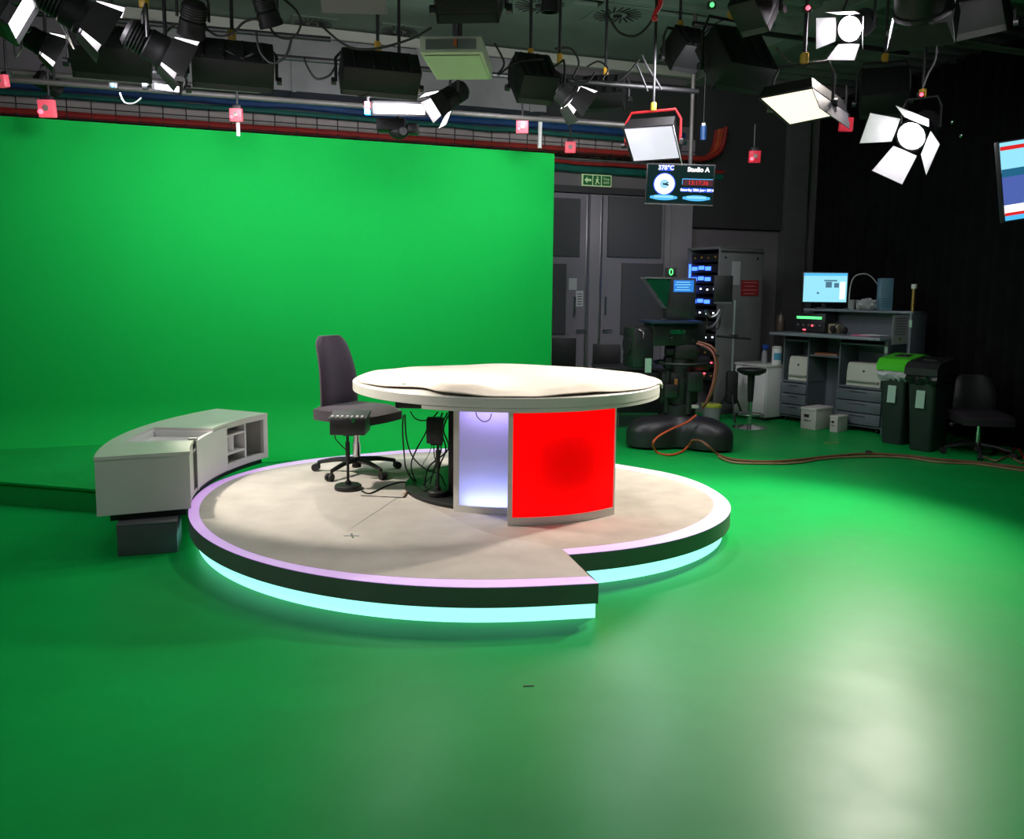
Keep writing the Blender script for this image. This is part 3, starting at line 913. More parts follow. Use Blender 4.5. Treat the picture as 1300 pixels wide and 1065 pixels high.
# ================================================================ CHAIR
def office_chair(name, label, p, face, seat_h=0.50, back=True, low=0.60, mb_=None, ms_=None):
    """face: direction angle (deg) the sitter looks; root at floor"""
    t = thing(name, label, 'chair', p, R(face - 90))      # local +Y = front
    # five star base
    st = MB().cyl((0, 0, 0.045), (0, 0, 0.13), 0.038, 0.03, 20)
    hub = st.build('hub', M_blackp, t)
    for k in range(5):
        a = R(-68 + 72 * k)
        d = Vector((math.cos(a), math.sin(a), 0))
        mb = MB().tube([d * 0.02 + ZV * 0.105, d * 0.16 + ZV * 0.10, d * 0.31 + ZV * 0.072], lambda s: 0.024 - 0.009 * s, n=8, sub=4)
        ar = mb.build('star_arm', M_blackp, t)
        mb = MB(); sd = Vector((-d.y, d.x, 0))
        for s_ in (-1, 1):
            mb.cyl(d * 0.335 + sd * s_ * 0.006 + ZV * 0.030, d * 0.335 + sd * s_ * 0.026 + ZV * 0.030, 0.029, n=16)
        mb.cyl(d * 0.31 + ZV * 0.05, d * 0.31 + ZV * 0.082, 0.011, n=10)
        mb.box(d * 0.325 + ZV * 0.048, (0.034, 0.030, 0.022), Matrix.Rotation(a, 3, 'Z'), 0.006)
        mb.build('caster', M_rubber, ar)
    part_label(MB().cyl((0, 0, 0.05), (0, 0, seat_h - 0.12), 0.024, n=18).cyl((0, 0, 0.09), (0, 0, 0.24), 0.03, n=18).build('gas_column', M_chrome, t), 'chrome gas column')
    mb = MB().box((0, -0.02, seat_h - 0.10), (0.20, 0.30, 0.06), bevel=0.012)
    mb.tube([(0.08, 0.05, seat_h - 0.10), (0.24, 0.06, seat_h - 0.11), (0.27, 0.06, seat_h - 0.12)], 0.01, n=8, sub=3)
    mb.sphere((0.28, 0.06, seat_h - 0.125), 0.025, n=8)
    mb.build('mechanism', M_blackp, t)
    # seat cushion: rounded slab with waterfall front
    mb = MB(); n = 14
    for iy in range(n + 1):
        pass
    grid = []
    for zt_ in (0, 1):
        g_ = []
        for iy in range(n + 1):
            v = -1 + 2 * iy / n
            row = []
            for ix in range(n + 1):
                u = -1 + 2 * ix / n
                # squircle map
                x = u * math.sqrt(max(0, 1 - 0.18 * v * v)) * 0.262
                y = v * math.sqrt(max(0, 1 - 0.18 * u * u)) * 0.268
                e = max(abs(u), abs(v)) ** 6
                if zt_:
                    z = seat_h + 0.02 - 0.032 * e - 0.012 * (1 - u * u) * (1 - v * v) - (0.03 * max(0, v) ** 3)
                else:
                    z = seat_h - 0.105 + 0.012 * e - (0.012 * max(0, v) ** 3)
                row.append(mb.bm.verts.new((x, y + 0.02, z)))
            g_.append(row)
        grid.append(g_)
    for g_ in grid:
        for iy in range(n):
            for ix in range(n):
                mb.bm.faces.new((g_[iy][ix], g_[iy][ix + 1], g_[iy + 1][ix + 1], g_[iy + 1][ix]))
    def ring(g_):
        return g_[0][:-1] + [g_[k][n] for k in range(n)] + list(reversed(g_[n][1:])) + [g_[n - k][0] for k in range(n)]
    ra, rb = ring(grid[0]), ring(grid[1])
    for i in range(len(ra)):
        j = (i + 1) % len(ra)
        mb.bm.faces.new((ra[i], ra[j], rb[j], rb[i]))
    mb.build('seat', ms_ or M_chairs, t)
    if back:
        # backrest: tapering curved pad
        mb = MB(); nz, nx = 16, 12
        F, K = [], []
        hb = low - 0.05
        for iz in range(nz + 1):
            w_ = iz / nz
            half = 0.225 - 0.065 * w_ ** 1.5 - 0.02 * (1 - w_) ** 3
            if w_ > 0.86:
                half *= math.sqrt(max(0.0, 1 - ((w_ - 0.86) / 0.20) ** 2))
            zz = seat_h - 0.01 + hb * w_
            yb = -0.215 - 0.10 * w_ + 0.035 * math.sin(w_ * PI) + 0.02
            fr_, bk_ = [], []
            for ix in range(nx + 1):
                u = -1 + 2 * ix / nx
                cv_ = 0.035 * u * u
                th = 0.036 * (1 - abs(u) ** 5)
                fr_.append(mb.bm.verts.new((u * half, yb + cv_ + th, zz)))
                bk_.append(mb.bm.verts.new((u * half, yb + cv_ - 0.016, zz)))
            F.append(fr_); K.append(bk_)
        for g_ in (F, K):
            for iz in range(nz):
                for ix in range(nx):
                    mb.bm.faces.new((g_[iz][ix], g_[iz][ix + 1], g_[iz + 1][ix + 1], g_[iz + 1][ix]))
        def ringb(g_):
            return g_[0][:-1] + [g_[k][nx] for k in range(nz)] + list(reversed(g_[nz][1:])) + [g_[nz - k][0] for k in range(nz)]
        ra, rb = ringb(F), ringb(K)
        for i in range(len(ra)):
            j = (i + 1) % len(ra)
            mb.bm.faces.new((ra[i], ra[j], rb[j], rb[i]))
        mb.build('backrest', mb_ or M_chair, t)
        mb = MB().box((0, -0.262, seat_h + 0.17), (0.20, 0.018, 0.34), Matrix.Rotation(R(6), 3, 'X'), 0.006)
        mb.tube([(0, -0.10, seat_h - 0.09), (0, -0.24, seat_h - 0.08), (0, -0.275, seat_h + 0.02), (0, -0.28, seat_h + 0.16)], 0.02, n=10, sub=5)
        mb.build('back_bar', M_blackp, t)
    return t

p = G(453, 600, ZP)
office_chair('office_chair', 'plum grey swivel chair on casters behind the news desk', (p.x, p.y, ZP + 0.001), -30, 0.525)
# ================================================================ STANDS AND CABLES AT THE DESK
def gear_stand(label, base, boxc, bw, bh, bd, panel=False, base_r=0.095):
    """round foot, pole and a black equipment box on top; base, boxc world points"""
    t = thing('equipment_stand', label, 'stand', base)
    h = boxc.z - base.z - bh / 2
    MB().lathe([(0, 0), (base_r, 0), (base_r + 0.003, 0.008), (base_r, 0.030), (base_r * 0.9, 0.036), (0, 0.036)], 36).build('round_foot', M_black, t)
    mb = MB().cyl((0, 0, 0.03), (0, 0, h), 0.010, n=14)
    mb.cyl((0, 0, h * 0.52), (0, 0, h * 0.86), 0.016, n=14).cyl((0, 0, 0.03), (0, 0, 0.06), 0.02, n=14)
    mb.build('pole', M_black, t)
    off = Vector((boxc.x - base.x, boxc.y - base.y, 0))
    bx = MB().box(off + ZV * (h + bh / 2), (bw, bd, bh), bevel=0.006).build('equipment_box', M_blackp, t)
    MB().box(off * 0.5 + ZV * (h - 0.008), (abs(off.x) + 0.06, 0.05, 0.014)).build('bracket', M_black, t)
    if panel:
        rt = Matrix.Rotation(R(8), 3, 'X')
        MB().box(off + ZV * (h + bh + 0.014), (bw * 1.08, bd * 0.95, 0.016), rt, 0.004).build('control_panel', M_greybox, t)
        mb = MB()
        for k in range(7):
            mb.box(off + Vector((-bw * 0.42 + bw * 0.14 * k, -bd * 0.44, h + bh + 0.018)), (0.014, 0.02, 0.012), rt, 0.002)
        mb.build('keys', M_paper, t)
        MB().box(off + Vector((bw * 0.18, -bd * 0.50, h + bh - 0.008)), (0.022, 0.008, 0.03)).build('latch', M_chrome, t)
    return t

b = G(442, 621, ZP); b.z = ZP + 0.001
c = D(442.5, 541, b.y)
gear_stand('black round-footed stand with a control box in front of the swivel chair', b, c + Vector((0, 0.06, 0)), 0.25, 0.115, 0.22, True)
b2 = G(556, 629, ZP + 0.03); b2.z = ZP + 0.0325
c = D(553, 546, b2.y)
gear_stand('black round-footed stand with a black box tucked under the news desk', b2, Vector((b2.x - 0.02, b2.y, c.z)), 0.11, 0.17, 0.10, False, 0.07)

def cable(name, label, pts, r, m, sub=6, n=6):
    p0 = Vector(pts[-1])
    o = MB().tube([Vector(p) - p0 for p in pts], r, n=n, sub=sub).build(name, m)
    o.location = p0
    return tag(o, label, 'cable')

zc = ZP + 0.006
def F(px, py, z=zc):
    return G(px, py, z)
YD = 5.72
cable('cable', 'black cable hanging straight from the desk behind the swivel chair to the carpet', [D(512, 527, YD), D(511, 545, YD), D(513, 575, YD - 0.02), D(516, 596, YD - 0.05), F(528, 612), F(548, 617)], 0.006, M_rubber)
cable('cable', 'black cable looping low from the desk edge toward the violet panel', [D(514, 526, YD), D(516, 556, YD), D(524, 580, YD), D(541, 596, YD + 0.02), D(558, 602, YD + 0.05), F(566, 618, ZP + 0.04)], 0.0055, M_rubber)
cable('cable', 'black cable slanting from the under-desk box down to the carpet tangle', [D(545, 532, YD), D(541, 548, YD), D(528, 572, YD), D(522, 592, YD - 0.02), F(530, 614), F(546, 622)], 0.0055, M_rubber)
cable('cable', 'black cable drooping in a short loop right under the desk top', [D(521, 522, YD), D(527, 531, YD), D(538, 534, YD), D(549, 530, YD), D(556, 523, YD)], 0.005, M_rubber)
cable('cable', 'black cable hanging from the under-desk box beside its pole', [D(551, 560, YD), D(551, 575, YD), D(553, 590, YD), D(548, 604, YD), F(535, 617)], 0.004, M_rubber)
cable('cable', 'thin grey cable sagging between the desk and the foot disc', [D(556, 540, YD + .05), D(545, 575, YD + .05), D(536, 592, YD + .04), F(540, 612)], 0.003, M_steel)
cable('cable', 'black cable snaking on the carpet from the control stand to the desk', [F(459, 623), F(467, 626.5), F(476, 624), F(488, 618), F(500, 614), F(512, 612), F(530, 616), F(545, 612)], 0.006, M_rubber)
cable('cable', 'thin black cable lying straight on the carpet before the desk tangle', [F(458, 629), F(480, 630), F(500, 631), F(512, 631), F(517, 626)], 0.003, M_rubber)
cable('cable', 'black cable curled on the carpet at the edge of the foot disc', [F(520, 616), F(530, 611), F(542, 614), F(546, 620, ZP + 0.038), F(538, 623, ZP + 0.038), F(528, 619)], 0.006, M_rubber)
cable('cable', 'brown cable end lying on the carpet by the foot disc', [F(513, 631), F(516, 626), F(520, 622)], 0.007, M_brown)
cable('cable', 'thin black cable looping over the top of the violet panel', [D(604, 523, 5.14), D(606, 529, 5.13), D(613, 535, 5.13), D(621, 533, 5.13), D(624, 525, 5.13)], 0.003, M_rubber)
cable('cable', 'thin black cable curling from the control box to its pole', [D(425, 550, b.y), D(426, 557, b.y), D(432, 564, b.y - .02), D(440, 572, b.y - 0.02)], 0.004, M_rubber)
rnd = random.Random(3)
for i, (x0, x1, yb) in enumerate(((562, 552, 604), (568, 558, 610), (571, 545, 606))):
    wd = ('nearest the pole', 'in the middle of the bunch', 'against the black duct')[i]
    cable('cable', 'black cable in the bunch under the desk, %s' % wd, [D(x0, 524, YD + .08), D(x0 - 8, 545, YD + .08), D(x0 - 2, 570, YD + .08), D(x1, 592, YD + .06), F(x1 - 6, yb + 10, ZP + 0.037)], 0.006, M_rubber)

# ================================================================ CAMERA PEDESTAL
pb = Vector((1.79, 8.75, 0)); PY_ = 8.75
def L(px, py, dy=0.0):
    p = D(px, py, PY_ + dy)
    return p - pb
t = thing('camera_pedestal', 'black broadcast camera with prompter on a wheeled studio pedestal', 'camera', pb)
mb = MB()
outl = []
for k in range(72):
    a = 2 * PI * k / 72
    lob = 0.5 + 0.5 * math.cos(3 * (a - R(200)))
    r_ = 0.27 + 0.34 * lob ** 1.15
    outl.append(Vector((math.cos(a) * r_, math.sin(a) * r_ * 1.0, 0)))
rings = []
for sc_, z in ((0.93, 0.015), (1.0, 0.03), (1.0, 0.17), (0.965, 0.22), (0.86, 0.275), (0.66, 0.315), (0.48, 0.33), (0.36, 0.345)):
    rings.append([mb.bm.verts.new((p.x * (sc_ if sc_ > 0.6 else sc_ * (0.5 + 0.5 * 0.45 / p.length)), p.y * (sc_ if sc_ > 0.6 else sc_ * (0.5 + 0.5 * 0.45 / p.length)), z)) for p in outl])
for A_, B_ in zip(rings, rings[1:]):
    for i in range(72):
        mb.bm.faces.new((A_[i], A_[(i + 1) % 72], B_[(i + 1) % 72], B_[i]))
mb.bm.faces.new(rings[-1]); mb.bm.faces.new(list(reversed(rings[0])))
mb.build('base_skirt', M_blackp, t)
mb = MB().lathe([(0, 0.33), (0.17, 0.33), (0.17, 0.44), (0.13, 0.46), (0.13, 0.72), (0.10, 0.73), (0.10, 0.93), (0, 0.93)], 32)
mb.build('column', M_black, t)
mb = MB()
for k in range(4):
    a = k * PI / 2 + 0.4
    mb.cyl((math.cos(a) * 0.16, math.sin(a) * 0.16, 0.36), (math.cos(a) * 0.16, math.sin(a) * 0.16, 0.80), 0.035, n=12)
mb.build('gas_cylinder', M_black, t)
zr = L(870, 460).z
mb = MB().tube([Vector((0.28 * math.cos(i * PI / 16), 0.28 * math.sin(i * PI / 16), zr)) for i in range(32)], 0.014, n=8, sub=1, closed=True)
for k in range(3):
    a = k * 2 * PI / 3 + 0.3
    mb.cyl((0.08 * math.cos(a), 0.08 * math.sin(a), zr), (0.28 * math.cos(a), 0.28 * math.sin(a), zr), 0.011, n=8)
mb.build('steering_ring', M_black, t)
MB().box((-0.02, 0.05, 0.62), (0.40, 0.26, 0.34), bevel=0.03).build('column_shroud', M_black, t)
MB().box((0.12, -0.14, 0.70), (0.16, 0.10, 0.20), bevel=0.01).build('battery_box', M_blackp, t)
MB().box((-0.13, -0.15, 0.60), (0.14, 0.10, 0.14), bevel=0.01).build('control_box', M_blackp, t)
a, b_ = L(816, 410), L(884, 406)
MB().box(((a.x + b_.x) / 2, -0.05, (a.z + b_.z) / 2), (b_.x - a.x, 0.34, 0.03), Matrix.Rotation(R(14), 3, 'Z'), 0.004).build('top_plate', mat('blue black plate', (0.02, 0.035, 0.07), 0.35), t)
a, b_ = L(845, 453), L(902, 470)
MB().box(((a.x + b_.x) / 2, 0.08, (a.z + b_.z) / 2), (b_.x - a.x, 0.16, a.z - b_.z), bevel=0.02).build('cradle', M_black, t)
a, b_ = L(840, 455), L(898, 437)
MB().box(((a.x + b_.x) / 2, 0, (a.z + b_.z) / 2), (0.24, 0.22, b_.z - a.z), bevel=0.02).cyl((-0.17, 0, (a.z + b_.z) / 2), (0.17, 0, (a.z + b_.z) / 2), 0.06, n=20).build('pan_head', M_black, t)
# camera body pointing to the left and slightly to the viewer
cx0, cx1 = L(820, 421).x, L(893, 421).x
cz0, cz1 = L(860, 438).z, L(860, 408).z
rot = Matrix.Rotation(R(14), 3, 'Z')
bodyc = Vector(((cx0 + cx1) / 2, 0, (cz0 + cz1) / 2))
bd = MB().box(bodyc, (cx1 - cx0, 0.24, cz1 - cz0), rot, 0.015).build('camera_body', M_blackp, t)
MB().box(bodyc + rot @ Vector((-0.02, -0.125, 0.02)), (0.17, 0.01, 0.045), rot, 0.004).build('side_reflection', mat('green reflection', (0.004, 0.03, 0.012), 0.2, emit=(0.0, 0.05, 0.015), estr=0.5), bd)  # green reflection on the camera body put into a faint glow
a, b_ = L(794, 465), L(824, 414)
hc = Vector(((a.x + b_.x) / 2, -0.07, (a.z + b_.z) / 2))
hd = MB().box(hc, (b_.x - a.x, 0.30, b_.z - a.z), rot, 0.03).build('lens_hood', M_blackp, t)
MB().cyl(hc + rot @ Vector((-0.12, 0, 0.02)), hc + rot @ Vector((-0.135, 0, 0.02)), 0.11, n=28).build('front_glass', M_unlit, hd)
mb = MB().tube([L(811, 418, -0.24), L(817, 422, -0.25), L(816, 430, -0.25)], 0.008, n=6, sub=4)
mb.build('chrome_catch', M_chrome, hd)
a, b_ = L(814, 470), L(822.5, 452.5)
MB().box(((a.x + b_.x) / 2, -0.24, (a.z + b_.z) / 2), (b_.x - a.x, 0.006, b_.z - a.z)).build('green_label', M_label, t)
# prompter
a, b_ = L(843, 405), L(881, 353)
pc = Vector(((a.x + b_.x) / 2, 0.0, (a.z + b_.z) / 2))
ps = MB().box(pc, (b_.x - a.x, 0.26, b_.z - a.z), bevel=0.008).build('prompter_housing', M_blackp, t)
a, b_ = L(852, 370.5), L(877.5, 356)
sc = Vector(((a.x + b_.x) / 2, -0.133, (a.z + b_.z) / 2))
MB().box(sc, (b_.x - a.x, 0.006, b_.z - a.z)).build('blue_screen', M_scr_dim, ps)
mb = MB()
for k in range(4):
    mb.box(sc + Vector((-0.01, -0.004, 0.04 - 0.026 * k)), ((b_.x - a.x) * (0.7, 0.8, 0.6, 0.75)[k], 0.002, 0.007))
mb.build('screen_lines', M_scr_pale, ps)
A1_, A2_, A3_ = L(816, 353.5), L(848, 354.6), L(843, 391)
mb = MB()
TR = [(A1_.x, A1_.z), (A2_.x, A2_.z), (A3_.x, A3_.z)]
mx_ = Matrix.Rotation(PI / 2, 4, 'X')
mb.prism(TR, -0.15, 0.15, mx_)
mb.build('beam_splitter_hood', M_glass, t)
mb = MB().box(((A1_.x + A2_.x) / 2, -0.15, A1_.z + 0.006), (A2_.x - A1_.x, 0.02, 0.014)).box(((A1_.x + A2_.x) / 2, 0.15, A1_.z + 0.006), (A2_.x - A1_.x, 0.02, 0.014))
mb.build('hood_rail', M_steel, t)
a, b_ = L(842, 352), L(856, 340)
tc_ = Vector(((a.x + b_.x) / 2, -0.10, (a.z + b_.z) / 2))
tl = MB().box(tc_, (b_.x - a.x, 0.06, b_.z - a.z), bevel=0.004).build('tally_box', M_blackp, t)
text_mesh('tally_digit', '0', (b_.z - a.z) * 0.95, M_greenled, tl, Matrix.Translation(tc_ + Vector((0, -0.032, 0))) @ Matrix.Rotation(PI / 2, 4, 'X'), 0.001)
# column details and pan bars
MB().tube([L(890, 440, -0.1), L(903, 446, -0.2), L(912, 452, -0.3)], 0.012, n=8, sub=3).build('pan_bar', M_black, t)
MB().box(L(858, 487, -0.16), (0.03, 0.02, 0.10)).build('orange_tag', mat('dull orange tag', (0.35, 0.13, 0.03), 0.6), t)
MB().box(L(881, 516, -0.14), (0.09, 0.05, 0.035), bevel=0.005).build('connector', M_card, t)
MB().box(L(891, 474, -0.02), (0.07, 0.02, 0.012)).build('red_indicator', M_redled, t)
for k, (x, y) in enumerate(((852, 428), (869, 420), (880, 432))):
    MB().cyl(L(x, y, -0.16), L(x, y, -0.185), 0.014, n=12).build('knob', M_chrome, t)
# cables of the pedestal
cable('pedestal_cable', 'brown cable bowing out from the camera down to the pedestal column', [D(886, 434, 8.63), D(900, 438, 8.58), D(908, 446, 8.53), D(911, 462, 8.53), D(908, 485, 8.53), D(901, 505, 8.55), D(892, 518, 8.61)], 0.012, M_brown, n=8)
cable('pedestal_cable', 'dull red cable beside the brown one on the camera pedestal', [D(884, 436, 8.57), D(898, 441, 8.53), D(906, 450, 8.48), D(908, 466, 8.48), D(904, 490, 8.50), D(896, 512, 8.53)], 0.010, mat('dull pink cable', (0.33, 0.09, 0.07), 0.5), n=8)
cable('pedestal_cable', 'red cable looping over the front of the pedestal skirt to the floor', [D(884, 527, 8.38), D(872, 536, 8.36), D(852, 545, 8.26), D(836, 554, 8.2), D(829, 563, 8.16), G(834, 574, 0.014), G(850, 577.5, 0.014), G(864, 574, 0.014), G(873, 567, 0.05), D(879, 559, 8.3)], 0.011, M_orange, n=8)
g = [(912, 577, .016), (930, 583, .014), (970, 586, .012), (1010, 584, .012), (1050, 579.5, .012), (1100, 576, .012), (1150, 578.5, .012), (1190, 583, .012), (1240, 587, .012), (1300, 594, .012), (1360, 603, .012)]
cable('floor_cable', 'long brown cable running across the green floor to the curtain', [D(879, 559, 8.27), D(890, 560, 8.18), D(901, 568, 8.12)] + [G(*q) for q in g], 0.013, M_brown, n=8)
g2 = [(x, y + 2.4 + (1.2 if i % 2 else 0), z) for i, (x, y, z) in enumerate(g)]
cable('floor_cable', 'long beige cable running beside the brown one across the floor', [G(*q) for q in g2], 0.011, M_beigec, n=8)
c = G(1103, 576, 0.0)
o = MB().box((0, 0, 0.016), (0.05, 0.07, 0.032), bevel=0.008).build('cable_clip', M_rubber, loc=(c.x, c.y, 0.0)); tag(o, 'black clip binding the floor cables together in front of the bins', 'clip')
for i, (x0, y0, x1, y1, m, lab) in enumerate(((1240, 572, 1300, 578, M_rubber, 'black cable coiled on the floor by the dark swivel chair'), (1250, 580, 1310, 584, M_beigec, 'beige cable end on the floor near the dark swivel chair'), (1265, 570, 1320, 592, M_darkred, 'dark red cable on the floor at the foot of the curtain'))):
    cable('floor_cable', lab, [G(x0, y0, .012), G(x0 + 15, y0 + 5, .014), G((x0 + x1) / 2, y0 - 1, .012), G(x1 - 12, y1 + 4, .014), G(x1, y1, .012)], 0.011, m, n=8)

c = G(1056, 562, 0)
o = MB().box((0, 0, 0.001), (0.16, 0.03, 0.002), Matrix.Rotation(0.1, 3, 'Z')).build('floor_tape', mat('dull yellow tape', (0.35, 0.25, 0.06), 0.7), loc=(c.x, c.y, 0.0005)); tag(o, 'short strip of yellowish tape stuck on the green floor before the pale boxes', 'tape')
c = G(671, 871, 0)
o = MB().box((0, 0, 0.001), (0.045, 0.006, 0.002), Matrix.Rotation(0.1, 3, 'Z')).build('floor_tape', M_rubber, loc=(c.x, c.y, 0.0005)); tag(o, 'tiny dark strip on the green floor in front of the platform notch', 'tape')
# ================================================================ CHAIRS BY THE DOORS
def stack_chair(label, px0, px1, py_top, py_bot, Y, ang):
    a = D(px0, py_bot, Y); b = D(px1, py_top, Y)
    w = (b.x - a.x); ht = b.z; hb = a.z
    t = thing('visitor_chair', label, 'chair', ((a.x + b.x) / 2, Y, 0), R(ang))
    MB().box((0, 0, (ht + hb) / 2), (w, 0.025, ht - hb), bevel=0.010).build('backrest', M_black, t)
    MB().box((0, -0.22, 0.46), (w * 1.02, 0.42, 0.05), bevel=0.015).build('seat', M_black, t)
    for sx in (-1, 1):
        MB().tube([(sx * w * 0.46, 0.0, hb + 0.1), (sx * w * 0.47, 0.02, 0.44), (sx * w * 0.5, 0.06, 0.0)], 0.011, n=8, sub=3).build('leg', M_steel, t)
        MB().tube([(sx * w * 0.47, 0.0, 0.44), (sx * w * 0.48, -0.38, 0.43), (sx * w * 0.5, -0.42, 0.0)], 0.011, n=8, sub=1).build('leg', M_steel, t)
stack_chair('black visitor chair beside the edge of the green screen', 700, 732, 429, 470, 10.6, 10)
stack_chair('black visitor chair in front of the doors, next to the camera pedestal', 752, 788, 437, 470, 10.4, -8)
t = thing('equipment_trolley', 'low black equipment trolley behind the camera pedestal', 'trolley', (1.45, 9.95, 0))
MB().box((0, 0, 0.45), (0.9, 0.5, 0.5), bevel=0.02).build('case', M_black, t)
MB().box((0, 0, 0.72), (0.94, 0.54, 0.04), bevel=0.01).build('top_tray', M_blackp, t)
for sx in (-1, 1):
    for sy in (-1, 1):
        MB().cyl((sx * 0.38 - 0.015, sy * 0.2, 0.04), (sx * 0.38 + 0.015, sy * 0.2, 0.04), 0.04, n=14).box((sx * 0.38, sy * 0.2, 0.12), (0.04, 0.04, 0.20)).build('wheel', M_rubber, t)
# ================================================================ RACK, STAND, CABINET, STOOL
DX = Vector((0.495, -0.869, 0)).normalized(); DY = Vector((0.869, 0.495, 0)).normalized()
DA = math.atan2(DX.y, DX.x)
# rack: near front corner on the floor
rc = G(906, 527, 0)
rl = 0.62
r0 = rc - DX * rl
t = thing('equipment_rack', 'tall grey equipment rack with blue lit shelves and a red sign on its side', 'rack', r0, DA)
RH, RD = 2.22, 0.80
mb = MB().box((rl / 2, RD - 0.012, RH / 2 + 0.03), (rl, 0.024, RH - 0.06))
mb.box((0.012, RD / 2, RH / 2), (0.024, RD, RH))
mb.box((rl / 2, RD / 2, RH - 0.015), (rl, RD, 0.03)).box((rl / 2, RD / 2, 0.04), (rl, RD, 0.08))
mb.build('carcass', M_rack, t, flat=True)
MB().box((rl - 0.012, RD / 2, RH / 2), (0.024, RD - 0.0, RH - 0.005), bevel=0.004).build('side_panel', M_rack, t)
MB().box((rl + 0.003, RD / 2, RH - 0.06), (0.006, RD * 0.96, 0.03)).build('top_rail', M_steel, t)
units = [(2.08, 'd'), (1.94, 'b'), (1.80, 'b'), (1.66, 'w'), (1.50, 'b'), (1.34, 'w'), (1.18, 'd'), (1.02, 'w'), (0.82, 'd'), (0.68, 'r'), (0.5, 'd')]
for z, k in units:
    un = MB().box((rl / 2, 0.35, z), (rl - 0.06, 0.6, 0.11), bevel=0.004).build('rack_unit', M_black, t)
    mb = MB()
    m = {'b': M_blueled, 'w': M_whiteled, 'r': M_redled, 'd': M_amber}[k]
    for j in range(4 if k != 'b' else 3):
        mb.box((0.1 + j * 0.13, 0.045, z + 0.01 * (j % 2)), ((0.10 if k == 'b' else 0.02), 0.012, (0.05 if k == 'b' else 0.02)))
    mb.build('indicator', m, un)
MB().box((0.035, 0.02, RH * 0.80), (0.012, 0.03, 0.45)).build('blue_strip_light', M_blueled, t)
MB().cyl((rl + 0.0, RD - 0.12, RH - 0.14), (rl + 0.012, RD - 0.12, RH - 0.14), 0.014, n=10).cyl((rl, 0.1, RH - 0.14), (rl + 0.012, 0.1, RH - 0.14), 0.014, n=10).build('lock', M_black, t)
def end_local(px, py):
    """point on the rack's near side panel (local coords)"""
    d = _ray(px, py); b = r0 + DX * (rl + 0.0)
    k = (b - EYE).dot(DX) / d.dot(DX)
    q = EYE + d * k - r0
    return q.dot(DX), q.dot(DY), q.z
def on_side(name, x0, x1, y0, y1, m, label, cat, lines=0, lm=None):
    a, b_ = end_local(x0, y1), end_local(x1, y0)
    yc = (a[1] + b_[1]) / 2; z0 = a[2]
    w, h = b_[1] - a[1], b_[2] - a[2]
    q = thing(name, label, cat, r0 + DX * (rl + 0.006) + DY * yc + ZV * z0, DA + PI / 2)
    MB().box((0, -0.0, h / 2), (w, 0.004, h)).build('sheet', m, q)
    if lines:
        mb = MB()
        for j in range(lines):
            mb.box((0, -0.003, h * (0.86 - 0.72 * j / max(1, lines - 1))), (w * (0.8 if j % 2 == 0 else 0.6), 0.002, h * 0.045))
        mb.build('printed_lines', lm or M_ink, q)
    return q
on_side('warning_sign', 940, 963, 356, 375.5, M_redsign, 'red sign with pale lines on the side of the equipment rack', 'sign', 4, mat('pale red print', (0.6, 0.25, 0.25), 0.6))
on_side('paper_notice', 928, 940, 332, 362, mat('dull paper', (0.42, 0.42, 0.43), 0.8), 'white paper sheet stuck on the rack beside the red sign', 'notice')

# lamp stand with black flag
sp = G(927, 533, 0)
t = thing('lighting_stand', 'thin stand with a square black panel on top beside the equipment rack', 'stand', sp)
Ys = sp.y
ph = D(927, 381, Ys).z
part_label(MB().cyl((0, 0, 0.35), (0, 0, ph), 0.016, n=12).build('pole', mat('pale green grey tube', (0.30, 0.36, 0.33), 0.4, 0.5), t), 'pale grey pole')
a, b_ = D(905, 383, Ys) - sp, D(930, 350, Ys) - sp
MB().box(((a.x + b_.x) / 2, -0.02, (a.z + b_.z) / 2), (b_.x - a.x, 0.03, b_.z - a.z), bevel=0.004).build('black_panel', M_black, t)
MB().box(((a.x + b_.x) / 2, -0.02, a.z - 0.012), (b_.x - a.x - 0.02, 0.05, 0.02)).build('panel_ledge', M_steel, t)
zz = D(927, 427, Ys).z
MB().cyl((-0.22, 0, zz), (0.22, 0, zz - 0.03), 0.014, n=8).box((0.0, 0, zz), (0.10, 0.05, 0.05), bevel=0.01).build('cross_arm', M_black, t)
a, b_ = D(918, 500, Ys) - sp, D(931, 463, Ys) - sp
MB().box((0, 0, 0.42), (0.14, 0.14, 0.42), bevel=0.03).build('weight_bag', M_rubber, t)
for k in range(3):
    a_ = k * 2 * PI / 3 + 0.5
    MB().tube([(0, 0, 0.45), (math.cos(a_) * 0.2, math.sin(a_) * 0.2, 0.06), (math.cos(a_) * 0.27, math.sin(a_) * 0.27, 0.012)], 0.012, n=8, sub=1).build('leg', M_black, t)
for (x, y, nm_) in ((905, 400, 'a'),):
    cable('hung_cable', 'pale cable bundle looped on the stand beside the rack', [D(895, 394, Ys - .1), D(902, 402, Ys - .1), D(909, 400, Ys - .1), D(914, 393, Ys - .08), D(912, 405, Ys - .08), D(905, 414, Ys - .08), D(897, 416, Ys - .1)], 0.016, M_steel, n=8)
    cable('hung_cable', 'black cable hanging in a loop from the stand arm', [D(897, 392, Ys - .05), D(899, 415, Ys - .05), D(906, 420, Ys - .05), D(913, 414, Ys - .05), D(914, 400, Ys - .04)], 0.010, M_rubber, n=8)

